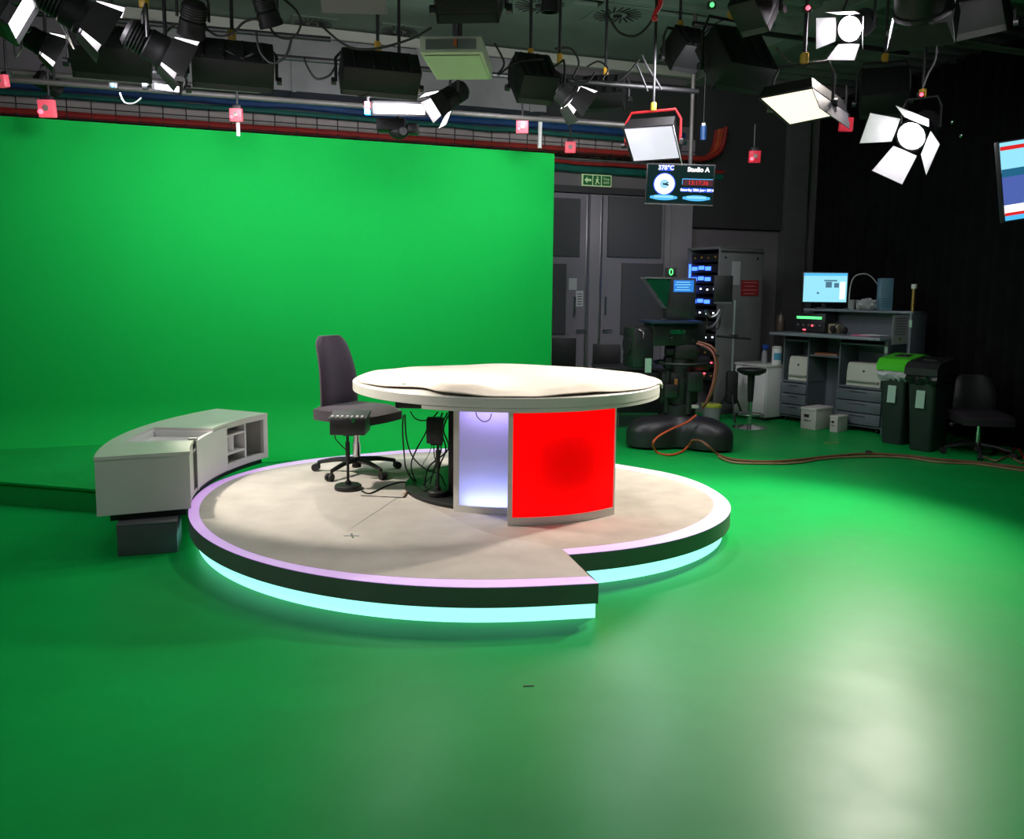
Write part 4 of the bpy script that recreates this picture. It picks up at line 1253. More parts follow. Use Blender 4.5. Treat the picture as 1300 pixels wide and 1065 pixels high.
# white floor cabinet
w0, w1 = G(931, 527.5, 0), G(970.7, 534.5, 0)
L_ = (w1 - w0).length
ax = (w1 - w0).normalized(); wa = math.atan2(ax.y, ax.x); ay = Vector((-ax.y, ax.x, 0))
hW = D(951, 461.5, (w0.y + w1.y) / 2).z
t = thing('low_cabinet', 'low pale grey cabinet between the rack and the workstation', 'cabinet', w0, wa)
MB().box((L_ / 2, 0.22, 0.02), (L_ - 0.04, 0.40, 0.04)).build('plinth', M_black, t)
MB().box((L_ / 2, 0.225, (hW - 0.03 + 0.04) / 2), (L_, 0.43, hW - 0.07), bevel=0.004).build('cabinet_body', M_whitem, t)
MB().box((L_ / 2, 0.0, hW / 2 + 0.01), (L_ - 0.02, 0.02, hW - 0.10), bevel=0.004).build('door', M_whitem, t)
MB().box((L_ / 2, 0.22, hW - 0.015), (L_ + 0.02, 0.47, 0.03), bevel=0.005).build('top', M_cabinet, t)
topw = lambda fx, fy: w0 + ax * L_ * fx + ay * 0.43 * fy + ZV * hW
p = topw(0.52, 0.55)
q = thing('spray_bottle', 'clear spray bottle with a blue head on the low pale cabinet', 'bottle', p)
MB().lathe([(0, 0), (0.036, 0), (0.038, 0.02), (0.036, 0.13), (0.016, 0.17), (0, 0.17)], 20).build('bottle_body', M_clear, q)
MB().box((0.012, 0, 0.215), (0.085, 0.03, 0.05), bevel=0.008).cyl((0, 0, 0.165), (0, 0, 0.2), 0.018, n=12).build('trigger_head', M_blueb, q)
p = topw(0.93, 0.5)
q = thing('wipes_canister', 'white canister with a blue label on the low pale cabinet', 'canister', p)
MB().lathe([(0, 0), (0.058, 0), (0.06, 0.01), (0.06, 0.20), (0, 0.20)], 28).build('can_body', M_paper, q)
MB().lathe([(0.0, 0.20), (0.061, 0.20), (0.06, 0.225), (0.04, 0.235), (0, 0.235)], 28).build('lid', M_card, q)
MB().lathe([(0.0607, 0.06), (0.0612, 0.06), (0.0612, 0.15), (0.0607, 0.15)], 20, a0=R(-140), a1=R(-40)).build('blue_label', mat('blue label', (0.06, 0.28, 0.42), 0.5), q)
# bucket
p = G(903, 533, 0)
q = thing('tub', 'clear plastic tub with a yellow green lid behind the pedestal', 'tub', p)
MB().lathe([(0, 0), (0.105, 0), (0.12, 0.17), (0, 0.17)], 24).build('tub_body', M_clear, q)
MB().lathe([(0, 0.17), (0.125, 0.17), (0.128, 0.20), (0.11, 0.21), (0, 0.21)], 24).build('lid', M_yellow, q)

# bar stool
sp = G(951, 543, 0)
Ys = sp.y
t = thing('bar_stool', 'black bar stool on a chrome pedestal in front of the low pale cabinet', 'stool', sp)
r_ = 22.0 / FPX * Ys
part_label(MB().lathe([(0, 0), (r_, 0), (r_, 0.008), (r_ * 0.5, 0.018), (0.035, 0.035), (0, 0.035)], 40).build('base', M_chrome, t), 'chrome disc base')
zs = D(955, 470, Ys).z
MB().cyl((0, 0, 0.02), (0, 0, 0.36), 0.028, n=18).build('pedestal', M_chrome, t)
MB().cyl((0, 0, 0.32), (0, 0, zs - 0.04), 0.032, 0.045, n=18).build('column', M_black, t)
mb = MB()
prof = [(0, zs - 0.06), (0.10, zs - 0.055), (0.165, zs - 0.02), (0.175, zs + 0.005), (0.165, zs + 0.02), (0.10, zs + 0.008), (0, zs)]
mb.lathe(prof, 32); mb.build('seat', M_black, t)
zf = D(951, 525, Ys).z
mb = MB().tube([Vector((0.15 * math.cos(i * PI / 12), 0.13 * math.sin(i * PI / 12) - 0.05, zf)) for i in range(24)], 0.011, n=8, sub=1, closed=True)
mb.build('foot_ring', M_chrome, t)

# ================================================================ WORKSTATION
d1 = G(1117, 552, 0); d0 = G(990, 533, 0)
DX = (d1 - d0); DLEN = DX.length; DX.normalize(); DY = Vector((-DX.y, DX.x, 0)); DA = math.atan2(DX.y, DX.x)
def dl(px, py, yy=0.0):
    """point on the desk's front plane shifted back by yy, in desk coords"""
    d = _ray(px, py); b = d0 + DY * yy
    k = (b - EYE).dot(DY) / d.dot(DY)
    q = EYE + d * k - d0
    return Vector((q.dot(DX), yy, q.z))
def dw(x, y, z):
    return d0 + DX * x + DY * y + ZV * z
ZW = dl(1117, 428, -0.02)[2]          # worktop height
ZS = ZW + 0.30
DEP = 0.46
xA = dl(1024, 500)[0]; xB = dl(1062, 500)[0]; xE = DLEN
t = thing('workstation', 'blue grey standing workstation with drawers, shelf and raised back', 'desk', d0, DA)
MB().box((DLEN / 2 - 0.03, DEP / 2 - 0.08, ZW - 0.018), (DLEN + 0.12, DEP + 0.22, 0.036), bevel=0.008).build('worktop', M_desktop, t)
MB().box((DLEN / 2 + 0.16, DEP / 2 + 0.12, ZS - 0.014), (DLEN + 0.06, 0.30, 0.028), bevel=0.005).build('top_shelf', M_desktop, t)
MB().box((DLEN + 0.014, DEP / 2, ZW / 2 - 0.02), (0.028, DEP, ZW - 0.04), bevel=0.004).build('end_panel', M_desk, t)
MB().box((DLEN + 0.18, DEP / 2 + 0.13, (ZS - 0.028) / 2), (0.03, 0.36, ZS - 0.03), bevel=0.004).build('side_panel', M_desk, t)
MB().box((DLEN / 2 + 0.08, DEP - 0.02, (ZS - 0.03) / 2), (DLEN + 0.16, 0.02, ZS - 0.04)).build('back_panel', M_desk, t)
def pedestal(x0, x1, zc, nd):
    mb = MB()
    mb.box((x0 + 0.009, DEP / 2, ZW / 2 + 0.03), (0.018, DEP - 0.02, ZW - 0.10)).box((x1 - 0.009, DEP / 2, ZW / 2 + 0.03), (0.018, DEP - 0.02, ZW - 0.10))
    mb.box(((x0 + x1) / 2, DEP / 2, 0.07), (x1 - x0, DEP - 0.02, 0.02)).box(((x0 + x1) / 2, DEP / 2, zc), (x1 - x0, DEP - 0.02, 0.02)).box(((x0 + x1) / 2, DEP / 2, ZW - 0.10), (x1 - x0, DEP - 0.02, 0.02))
    pd = mb.build('pedestal', M_desk, t)
    hs = (zc - 0.02 - 0.08) / nd
    for k in range(nd):
        zz = 0.085 + hs * (k + 0.5)
        dd_ = MB().box(((x0 + x1) / 2, -0.008, zz), (x1 - x0 - 0.008, 0.02, hs - 0.012), bevel=0.004).build('drawer', M_desk, pd)
        MB().box(((x0 + x1) / 2, -0.022, zz + hs * 0.25), ((x1 - x0) * 0.35, 0.01, 0.012), bevel=0.003).build('handle', mat('dark handle', (0.05, 0.06, 0.065), 0.4), pd)
    for xx in (x0 + 0.06, x1 - 0.06):
        MB().cyl((xx - 0.012, 0.06, 0.03), (xx + 0.012, 0.06, 0.03), 0.03, n=14).box((xx, 0.06, 0.045), (0.03, 0.03, 0.05)).build('caster', M_rubber, pd)
zc1 = dl(1005, 484)[2]; zc2 = dl(1090, 492)[2]
pedestal(0.0, xA, zc1, 3); pedestal(xB, xE, zc2, 3)
MB().box(((xA + xB) / 2, DEP / 2, dl(1040, 452)[2]), (xB - xA, DEP - 0.05, 0.016)).build('middle_shelf', M_desk, t)
DT = 0.001
def printer(px, py0, py1, zf, label, x0, x1):
    c = dl(px, 460)[0]; w, h = (x1 - x0) * 0.74, dl(px, py0)[2] - zf
    q = thing('printer', label, 'printer', dw((x0 + x1) / 2 + 0.02, 0.04, zf), DA)
    body = MB().prism([(0.0, 0.0), (0.0, h * 0.55), (0.02, h * 0.92), (0.05, h), (0.30, h), (0.32, 0.0)], -w / 2, w / 2, Matrix(((0, 0, 1, 0), (1, 0, 0, 0), (0, 1, 0, 0), (0, 0, 0, 1)))).build('printer_body', M_cream, q, bevel=0.006)
    MB().box((0, -0.012, h * 0.22), (w * 0.92, 0.03, h * 0.07), bevel=0.004).build('paper_tray', mat('grey cream plastic', (0.34, 0.36, 0.30), 0.5), q)
    MB().cyl((0.0, -0.004, h * 0.66), (0.0, 0.004, h * 0.66), 0.014, n=14).build('badge', M_ink, q)
printer(1011, 453, 480, zc1 + 0.013, 'cream printer in the far cubby of the workstation', 0.0, xA)
printer(1088, 461, 487, zc2 + 0.013, 'cream printer in the near cubby of the workstation', xB, xE)
q = thing('orange_folder', 'orange brown folder on the middle shelf of the workstation', 'folder', dw((xA + xB) / 2, 0.12, dl(1040, 452)[2] + 0.009), DA)
MB().box((0, 0.05, 0.012), (0.28, 0.26, 0.024), bevel=0.004).build('cover', mat('orange brown card', (0.40, 0.13, 0.05), 0.7), q)
MB().box((0.0, 0.045, 0.012), (0.284, 0.25, 0.014)).build('pages', M_card, q)
# archive boxes on the floor between the pedestals
def fbox(px0, px1, py0, py1, label, yb, dep):
    g0 = G(px0, py1, 0); g1 = G(px1, py1 + (px1 - px0) * 0.14, 0)
    h = D(px0, py0, g0.y).z
    L_ = (g1 - g0).length
    q = thing('archive_box', label, 'box', g0, DA)
    MB().box((L_ / 2, dep / 2, h / 2), (L_, dep, h - 0.002), bevel=0.004).build('carton', M_card, q)
    MB().box((L_ / 2, dep / 2, h * 0.93), (L_ + 0.01, dep + 0.01, h * 0.12), bevel=0.003).build('lid', mat('pale lid', (0.6, 0.59, 0.54), 0.8), q)
    MB().box((L_ * 0.38, -0.004, h * 0.62), (L_ * 0.32, 0.006, h * 0.13)).build('hand_hole', M_black, q)
    MB().box((L_ * 0.36, -0.003, h * 0.40), (L_ * 0.30, 0.004, h * 0.05)).box((L_ * 0.62, -0.003, h * 0.40), (L_ * 0.1, 0.004, h * 0.05)).build('printed_mark', M_ink, q)
fbox(1016, 1036, 516, 543.5, 'pale cardboard box on the floor between the workstation drawers, larger one', 0, 0.36)
fbox(1053, 1063, 527, 548, 'small pale cardboard box on the floor against the near drawers', 0, 0.22)
# notices on the workstation end
def end_note(px0, px1, py0, py1, label, m=M_paper, lines=0):
    d = _ray((px0 + px1) / 2, py1); b = d0 + DX * (DLEN + 0.195 + 0.004)
    k = (b - EYE).dot(DX) / d.dot(DX); P = EYE + d * k
    d2 = _ray((px0 + px1) / 2, py0); k2 = (b - EYE).dot(DX) / d2.dot(DX); P2 = EYE + d2 * k2
    da = _ray(px0, py1); Pa = EYE + da * ((b - EYE).dot(DX) / da.dot(DX)); db = _ray(px1, py1); Pb = EYE + db * ((b - EYE).dot(DX) / db.dot(DX))
    w = abs((Pb - Pa).dot(DY)); h = P2.z - P.z
    q = thing('paper_notice', label, 'notice', P, DA + PI / 2)
    MB().box((0, 0, h / 2), (w, 0.003, h)).build('sheet', m, q)
    if lines:
        mb = MB()
        for j in range(lines):
            mb.box((0, -0.0022, h * (0.88 - 0.09 * j)), (w * 0.7, 0.0015, h * 0.025))
        mb.build('printed_lines', M_ink, q)
        MB().box((-w * 0.0, -0.0022, h * 0.18), (w * 0.16, 0.0015, h * 0.08)).build('printed_mark', M_brass, q)
end_note(1132, 1152, 400, 437, 'paper notice with printed lines on the side panel of the workstation', mat('lilac paper', (0.42, 0.41, 0.46), 0.8), 7)
for (x0, x1, y0, y1, lab) in ((1121, 1127, 406, 415, 'small pale sticker on the workstation end just above the worktop'), (1115, 1128, 440, 448, 'pale green sticker on the workstation end under the worktop')):
    c = dl((x0 + x1) / 2, y1, -0.006); c2 = dl((x0 + x1) / 2, y0, -0.006); e0 = dl(x0, y1, -0.006); e1 = dl(x1, y1, -0.006)
    if y0 < 430:
        o = MB().box((0, 0, (c2.z - c.z) / 2), (e1.x - e0.x, 0.004, c2.z - c.z)).build('sticker', M_label); o.location = dw(DLEN + 0.18, DEP / 2 - 0.06, c.z); o.rotation_euler = (0, 0, DA)
    else:
        o = MB().box((0, 0, (c2.z - c.z) / 2), (e1.x - e0.x, 0.004, c2.z - c.z)).build('sticker', M_label); o.location = dw(DLEN + 0.014, -0.0025, c.z); o.rotation_euler = (0, 0, DA); o.scale.x = 0.3
    tag(o, lab, 'sticker')
# device with green display
a = dl(1010, 416, 0.12); b_ = dl(1045, 396, 0.12)
q = thing('audio_unit', 'black desktop unit with a glowing green strip under the monitor', 'device', dw((a.x + b_.x) / 2, 0.12, ZW), DA)
w, h = 0.44, 0.23
MB().box((0, 0.13, h / 2 + 0.01), (w, 0.26, h), bevel=0.008).build('unit_body', M_blackp, q)
MB().box((0, -0.002, h * 0.82), (w * 0.78, 0.006, h * 0.13)).build('green_display', M_greenled, q)
mb = MB()
for k in range(5):
    mb.box((-0.15 + 0.075 * k, -0.003, h * 0.42), (0.03, 0.008, 0.025))
mb.build('button', M_steel, q)
MB().box((0.05, -0.004, h * 0.4), (0.02, 0.008, 0.02)).box((-0.06, -0.004, h * 0.16), (0.035, 0.008, 0.014)).build('red_indicator', M_redled, q)
# things on the worktop
q = thing('speaker_box', 'small beige speaker on the worktop under the raised shelf', 'speaker', dw(dl(1058, 415, 0.2).x, 0.24, ZW + DT), DA)
MB().box((0, 0, 0.06), (0.13, 0.10, 0.12), bevel=0.008).build('speaker_body', mat('beige plastic', (0.3, 0.27, 0.17), 0.5), q)
MB().cyl((0, -0.05, 0.06), (0, -0.056, 0.06), 0.04, n=18).build('speaker_cone', M_black, q)
q = thing('headphones', 'black headphones lying on the worktop beside the small speaker', 'headphones', dw(dl(1066, 415, 0.12).x, 0.12, ZW), DA)
MB().tube([Vector((0.075 * math.cos(i * PI / 8), 0.0, 0.05 + 0.085 * math.sin(i * PI / 8))) for i in range(9)], 0.008, n=8, sub=2).build('headband', M_black, q)
for sx in (-1, 1):
    MB().lathe([(0, 0), (0.04, 0), (0.045, 0.02), (0.03, 0.035), (0, 0.035)], 20, Matrix.Translation((sx * 0.075 - 0.017, 0, 0.049)) @ Matrix.Rotation(PI / 2, 4, 'Y')).build('ear_cup', M_rubber, q)
q = thing('pink_papers', 'pink and white papers lying on the near end of the worktop', 'papers', dw(dl(1100, 421, 0.06).x, 0.08, ZW + DT), DA)
MB().box((0, 0, 0.006), (0.30, 0.21, 0.012), Matrix.Rotation(0.2, 3, 'Z')).build('pink_sheet', mat('pink paper', (0.55, 0.14, 0.25), 0.7), q)
MB().box((0.10, -0.02, 0.015), (0.26, 0.18, 0.006), Matrix.Rotation(-0.15, 3, 'Z')).build('white_sheet', M_paper, q)
# things on the raised shelf
a = dl(1021, 383, 0.30); b_ = dl(1070, 347, 0.30)
mc = dw((a.x + b_.x) / 2, 0.34, ZS)
ma = math.atan2(DX.y, DX.x) + R(38)
q = thing('computer_monitor', 'lit computer monitor with a pale blue screen on the workstation shelf', 'monitor', mc, ma)
mz = (D(1045, 365, mc.y).z - ZS); mw = 0.40 * 1.05; mh = 36.0 / FPX * mc.y
mw = 50.0 / FPX * mc.y / math.cos(ma) if abs(math.cos(ma)) > 0.3 else mw
bz = MB().box((0, 0, mz), (mw + 0.03, 0.035, mh + 0.03), bevel=0.006).build('bezel', M_blackp, q)
MB().box((0, -0.019, mz), (mw, 0.004, mh)).build('screen', M_scr_pale, bz)
MB().box((0, -0.022, mz + mh * 0.45), (mw, 0.002, mh * 0.09)).build('title_bar', M_scr_cyan, bz)
mb = MB().box((mw * 0.08, -0.0225, mz + mh * 0.10), (mw * 0.14, 0.002, mh * 0.20)).box((-mw * 0.16, -0.0225, mz - mh * 0.19), (mw * 0.05, 0.002, mh * 0.07))
mb.box((mw * 0.26, -0.0225, mz + mh * 0.08), (mw * 0.11, 0.002, mh * 0.16)).box((mw * 0.12, -0.0225, mz + mh * 0.24), (mw * 0.3, 0.002, mh * 0.05))
mb.build('window_graphic', M_scr_grey, bz)
MB().box((mw * 0.40, -0.0225, mz - mh * 0.1), (mw * 0.12, 0.002, mh * 0.6)).build('side_column', M_scr_white, bz)
MB().box((0, 0.02, mz * 0.5), (0.05, 0.03, mz), bevel=0.004).box((0, 0.0, 0.008), (0.22, 0.16, 0.014), bevel=0.004).build('monitor_stand', M_blackp, q)
def shelf(px, yy=0.28):
    return dw(dl(px, 395, yy).x, yy, ZS)
p = shelf(1122)
q = thing('network_case', 'upright blue grey case standing near the end of the workstation shelf', 'case', p, DA + R(40))
MB().box((0, 0, 0.19), (0.14, 0.20, 0.38), bevel=0.008).build('case_body', M_towerb, q)
mb = MB()
for k in range(4):
    mb.box((0, -0.102, 0.05 + 0.03 * k), (0.10, 0.004, 0.010))
mb.build('front_slot', mat('case slot', (0.03, 0.10, 0.16), 0.5), q)
p = dw(DLEN + 0.16, 0.26, ZS)
q = thing('brass_cylinder', 'tall brass coloured tube with a white cap at the end of the workstation shelf', 'tube', p)
MB().cyl((0, 0, 0), (0, 0, 0.26), 0.022, n=18).build('tube_body', M_brass, q)
MB().cyl((0, 0, 0.26), (0, 0, 0.31), 0.030, n=18).build('cap', M_paper, q)
for i, (px, lab) in enumerate(((1081, 'first clear glass along the shelf after the monitor'), (1090, 'second clear glass along the shelf after the monitor'))):
    p = shelf(px, 0.22)
    q = tag(MB().lathe([(0.0, 0.0), (0.032, 0.0), (0.038, 0.12), (0.035, 0.12), (0.03, 0.006), (0, 0.006)], 20).build('drinking_glass', M_clear), lab, 'glass', 'glasses on the workstation shelf')
    q.location = p
rnd = random.Random(12)
p = shelf(1101, 0.25)
mb = MB().sphere((0, 0, 0.06), 0.095, (1.3, 0.8, 0.65), n=12)
for v in mb.bm.verts:
    k_ = 1 + rnd.uniform(-0.22, 0.22)
    v.co = Vector((v.co.x * k_, v.co.y * k_, max(0.0, v.co.z * k_)))
o = mb.build('crumpled_bag', M_bag, flat=True); o.location = p; tag(o, 'crumpled clear plastic bag on the workstation shelf', 'bag')
p = shelf(1072, 0.26)
q = thing('desk_lamp', 'slim lamp with a pale arched neck over the workstation shelf', 'lamp', p)
pk = [D(1078, 382, p.y) - p, D(1079, 368, p.y) - p, D(1084, 352, p.y) - p, D(1096, 347.5, p.y) - p, D(1106, 351, p.y) - p, D(1115, 362, p.y) - p]
pk[0].z = 0.0
MB().tube(pk, 0.007, n=8, sub=5).build('neck', mat('pale tube', (0.5, 0.5, 0.5), 0.4), q)
MB().lathe([(0, 0), (0.05, 0), (0.05, 0.012), (0, 0.02)], 20, Matrix.Translation((pk[0].x, pk[0].y, 0))).build('foot', M_blackp, q)
MB().cyl(pk[-1] + Vector((-0.01, 0, 0.02)), pk[-1] + Vector((0.02, 0, -0.03)), 0.012, 0.022, n=14).build('lamp_head', M_blackp, q)
p = dw(dl(1000, 395, 0.3).x - 0.03, 0.2, ZW)
q = thing('kettle', 'dull brown flask standing at the far end of the worktop', 'flask', p)
MB().lathe([(0, 0), (0.05, 0), (0.055, 0.02), (0.05, 0.16), (0.03, 0.21), (0, 0.21)], 24).build('flask_body', mat('dull brown', (0.07, 0.05, 0.03), 0.4), q)
MB().cyl((0, 0, 0.21), (0, 0, 0.25), 0.025, n=16).build('cap', M_black, q)

# ================================================================ BINS
def wheelie(label, g, w, dep, h, ang, m_lid, bag, group=None):
    t = thing('waste_bin', label, 'bin', g, R(ang), group)
    mb = MB()
    prof = [(0.74, 0.0), (0.78, 0.03), (1.0, h * 0.86)]
    rings = []
    for s_, z in prof:
        ww, dd_ = w / 2 * s_, dep / 2 * s_
        rr = 0.04
        ring = []
        for (cx_, cy_, a0) in ((ww - rr, dd_ - rr, 0), (-ww + rr, dd_ - rr, 90), (-ww + rr, -dd_ + rr, 180), (ww - rr, -dd_ + rr, 270)):
            for k in range(5):
                a = R(a0 + k * 22.5); ring.append(mb.bm.verts.new((cx_ + rr * math.cos(a), cy_ + rr * math.sin(a), z)))
        rings.append(ring)
    for A_, B_ in zip(rings, rings[1:]):
        for i in range(20):
            mb.bm.faces.new((A_[i], A_[(i + 1) % 20], B_[(i + 1) % 20], B_[i]))
    mb.bm.faces.new(list(reversed(rings[0]))); mb.bm.faces.new(rings[-1])
    mb.build('bin_body', M_bin, t)
    MB().box((0, 0, h * 0.87), (w * 1.06, dep * 1.06, 0.03), bevel=0.01).build('rim', M_bin, t)
    mb = MB()
    mb.prism([(-dep * 0.57, h * 0.875), (-dep * 0.57, h * 0.95), (-dep * 0.45, h * 1.01), (dep * 0.30, h * 1.055), (dep * 0.52, h * 1.03), (dep * 0.57, h * 0.875)], -w * 0.57, w * 0.57, Matrix(((0, 0, 1, 0), (1, 0, 0, 0), (0, 1, 0, 0), (0, 0, 0, 1))))
    lid = mb.build('lid', m_lid, t, bevel=0.02)
    MB().box((0, 0.0, h * 1.038), (w * 0.5, dep * 0.3, 0.012), Matrix.Rotation(R(4), 3, 'X'), 0.005).build('lid_slot', M_black if m_lid == M_binlid else M_blackp, t)
    MB().box((0.0, -dep * 0.5, h * 0.60), (w * 0.30, 0.006, h * 0.20), Matrix.Rotation(R(-4), 3, 'X')).build('front_label', M_label, t)
    if bag:
        mb = MB(); n = 40; rows = []
        for j, (s_, z) in enumerate(((1.02, h * 0.885), (1.16, h * 0.875), (1.20, h * 0.83), (1.15, h * 0.79), (1.06, h * 0.765))):
            row = []
            for i in range(n):
                a = 2 * PI * i / n
                ca_, sa_ = math.cos(a), math.sin(a)
                k = 1 / max(abs(ca_), abs(sa_)) * 0.93
                w_ = 1 + 0.05 * rnd.uniform(-1, 1) * (j > 0)
                row.append(mb.bm.verts.new((ca_ * k * w / 2 * s_ * w_, sa_ * k * dep / 2 * s_ * w_, z + 0.02 * rnd.uniform(-1, 1) * (j > 1))))
            rows.append(row)
        for A_, B_ in zip(rows, rows[1:]):
            for i in range(n):
                mb.bm.faces.new((A_[i], A_[(i + 1) % n], B_[(i + 1) % n], B_[i]))
        o = mb.build('bin_liner', M_bag if bag == 1 else mat('black bin liner', (0.012, 0.012, 0.013), 0.25, bump=0.5, bscale=25), t)
    return t
gA = G(1135, 564, 0) + Vector((0.12, 0.15, 0)); gB = G(1170, 573, 0) + Vector((0.13, 0.15, 0))
hA = D(1140, 452, gA.y).z - 0.0
wheelie('slim waste bin with a bright green lid and clear liner beside the workstation', gA, 0.29, 0.52, hA * 0.97, -48, M_binlid, 1)
wheelie('slim waste bin with a black lid and black liner between green bin and dark chair', gB, 0.29, 0.52, D(1180, 457, gB.y).z * 0.97, -48, M_blackp, 2)

# dark chair by the curtain
p = G(1240, 577, 0)
t = office_chair('office_chair', 'dark swivel chair in front of the black curtain', (p.x, p.y, 0.001), -100, 0.44, low=0.42, mb_=M_black, ms_=mat('dark plum vinyl', (0.02, 0.016, 0.02), 0.5))
for o_ in t.children:
    if o_.name.startswith('gas_column'):
        pass

# ================================================================ WALL TV AND CLOCK DISPLAY
YT = 6.6
a, b_ = D(1268, 182, YT), D(1275, 280, YT)
tx = Vector((0.80, -0.60, 0))
tw, th_ = 1.05, 0.60
tl_ = D(1268.5, 182, YT)
tv_ang = math.atan2(-0.42, 0.91)
tilt = R(-9)
tm = basis(Vector((0.986, -0.031, 0.165)), Vector((0.027, 0.999, 0.024)), Vector((0.986, -0.031, 0.165)).cross(Vector((0.027, 0.999, 0.024)))).to_4x4()
tc3 = tl_ + (tm.to_3x3() @ Vector((tw / 2, 0, -th_ / 2)))
t = thing('wall_television', 'large television showing a news picture, hung high beside the black curtain', 'television', tc3)
fr_ = MB().box((0, 0.03, 0), (tw + 0.024, 0.05, th_ + 0.024), bevel=0.004).xf(tm).build('bezel', M_blackp, t)
def tvp(name, x0, x1, z0, z1, m, lv=1):
    MB().box(((x0 + x1) / 2 * tw, -0.001 - 0.002 * lv, (z0 + z1) / 2 * th_), ((x1 - x0) * tw, 0.002, (z1 - z0) * th_)).xf(tm).build(name, m, fr_)
tvp('sky_area', -0.5, 0.5, 0.12, 0.5, M_scr_pale)
tvp('hill_line', -0.5, 0.5, 0.06, 0.16, mat('screen hills', (0, 0, 0), .5, emit=(0.02, 0.16, 0.30), estr=0.8), 2)
tvp('field_area', -0.5, 0.5, -0.30, 0.08, mat('screen field', (0, 0, 0), .5, emit=(0.10, 0.16, 0.55), estr=0.8, noise=0.5, nscale=40))
tvp('caption_bar', -0.5, 0.5, -0.42, -0.30, M_scr_white, 2)
tvp('red_banner', -0.5, -0.12, -0.44, -0.40, M_scr_red, 3)
tvp('ticker_bar', -0.5, 0.5, -0.5, -0.44, M_scr_cyan, 2)
tvp('red_strap', -0.5, 0.0, 0.40, 0.45, M_scr_red, 3)
mb = MB(); pts = [(x - 0.14, z) for x, z in [(-0.22, -0.30), (-0.20, -0.14), (-0.10, -0.02), (-0.13, 0.12), (-0.12, 0.25), (-0.04, 0.33), (0.06, 0.30), (0.10, 0.15), (0.08, 0.0), (0.22, -0.12), (0.26, -0.30)]]
mb.prism([(x * tw, z * th_) for x, z in pts], 0.006, 0.008, Matrix.Rotation(PI / 2, 4, 'X')).xf(tm).build('presenter_figure', mat('screen figure', (0, 0, 0), .5, emit=(0.12, 0.45, 0.6), estr=0.6), fr_)
mb = MB().cyl((0, 0.08, th_ / 2 - 0.1), (0, 0.10, 4.6 - tc3.z), 0.025, n=12); mb.build('hanging_pole', M_black, t)

YC = 8.9
a, b_ = D(822, 207, YC), D(905, 261, YC)
# panel is turned a little to the right and tilted
cc = D(863, 234, YC)
ca_ = R(8)
cw, ch = 83.0 / FPX * YC / math.cos(ca_), 50.0 / FPX * YC
cm = Matrix.Rotation(ca_ * -1, 4, 'Z') @ Matrix.Rotation(R(2), 4, 'Y') @ Matrix.Rotation(R(8), 4, 'X')
t = thing('clock_display', 'hanging black studio clock display headed Studio A', 'display', cc)
bz = MB().box((0, 0.03, 0), (cw, 0.06, ch), bevel=0.006).xf(cm).build('bezel', M_blackp, t)
MB().box((0, -0.001, 0), (cw * 0.96, 0.004, ch * 0.92)).xf(cm).build('screen', M_scr_black, bz)
MB().box((0, -0.006, -ch * 0.49), (cw, 0.014, ch * 0.02)).xf(cm).build('bottom_edge', M_steel, bz)
sxf = lambda x, z, dy=-0.004: cm @ Matrix.Translation((x * cw, dy, z * ch)) @ Matrix.Rotation(PI / 2, 4, 'X')
# backlit glows are flat blue fields on the screen
MB().box((-0.215 * cw, -0.0035, 0.39 * ch), (0.21 * cw, 0.001, 0.145 * ch)).xf(cm).build('blue_field', M_scr_blue, bz)
text_mesh('reading', '378\u00b0C', ch * 0.15, M_scr_white, bz, sxf(-0.215, 0.39, -0.005), 0.0005, bold=0.002)
text_mesh('title', 'Studio A', ch * 0.15, M_scr_white, bz, sxf(0.255, 0.36, -0.005), 0.0005, bold=0.003)
MB().lathe([(0, 0), (ch * 0.275, 0), (ch * 0.275, 0.001), (0, 0.001)], 48, sxf(-0.225, 0.0, -0.003)).build('dial_glow', M_scr_blue, bz)
MB().lathe([(0, 0), (ch * 0.25, 0), (ch * 0.25, 0.001), (0, 0.001)], 48, sxf(-0.225, 0.0, -0.0045)).build('clock_dial', M_scr_white, bz)
MB().lathe([(0, 0), (ch * 0.11, 0), (ch * 0.11, 0.001), (0, 0.001)], 32, sxf(-0.225, 0.0, -0.006)).build('dial_centre', mat('screen sky', (0, 0, 0), .5, emit=(0.35, 0.75, 0.95), estr=1), bz)
MB().box((-0.205 * cw, -0.0085, -0.01 * ch), (ch * 0.15, 0.001, ch * 0.035), Matrix.Rotation(R(12), 3, 'Y')).box((-0.205 * cw, -0.0085, 0.012 * ch), (ch * 0.13, 0.001, ch * 0.025), Matrix.Rotation(R(-28), 3, 'Y')).xf(cm).build('clock_hand', M_scr_black, bz)
MB().box((0.255 * cw, -0.0035, 0.055 * ch), (0.44 * cw, 0.001, 0.16 * ch)).xf(cm).build('time_field', mat('screen dark red', (0, 0, 0), .5, emit=(0.06, 0.0, 0.01), estr=1), bz)
MB().box((0.255 * cw, -0.0045, 0.135 * ch), (0.44 * cw, 0.001, 0.018 * ch)).box((0.035 * cw, -0.0045, 0.07 * ch), (0.007 * cw, 0.001, 0.14 * ch)).xf(cm).build('time_outline', M_scr_cyan, bz)
text_mesh('time_digits', '13:17:36', ch * 0.145, M_scr_red, bz, sxf(0.265, 0.045, -0.006), 0.0005, bold=0.001)
MB().box((0.255 * cw, -0.0033, -0.13 * ch), (0.46 * cw, 0.001, 0.10 * ch)).xf(cm).build('date_field', M_scr_blue, bz)
text_mesh('date', 'Saturday 28th June 2014', ch * 0.082, M_scr_white, bz, sxf(0.255, -0.13, -0.005), 0.0005, bold=0.0015)
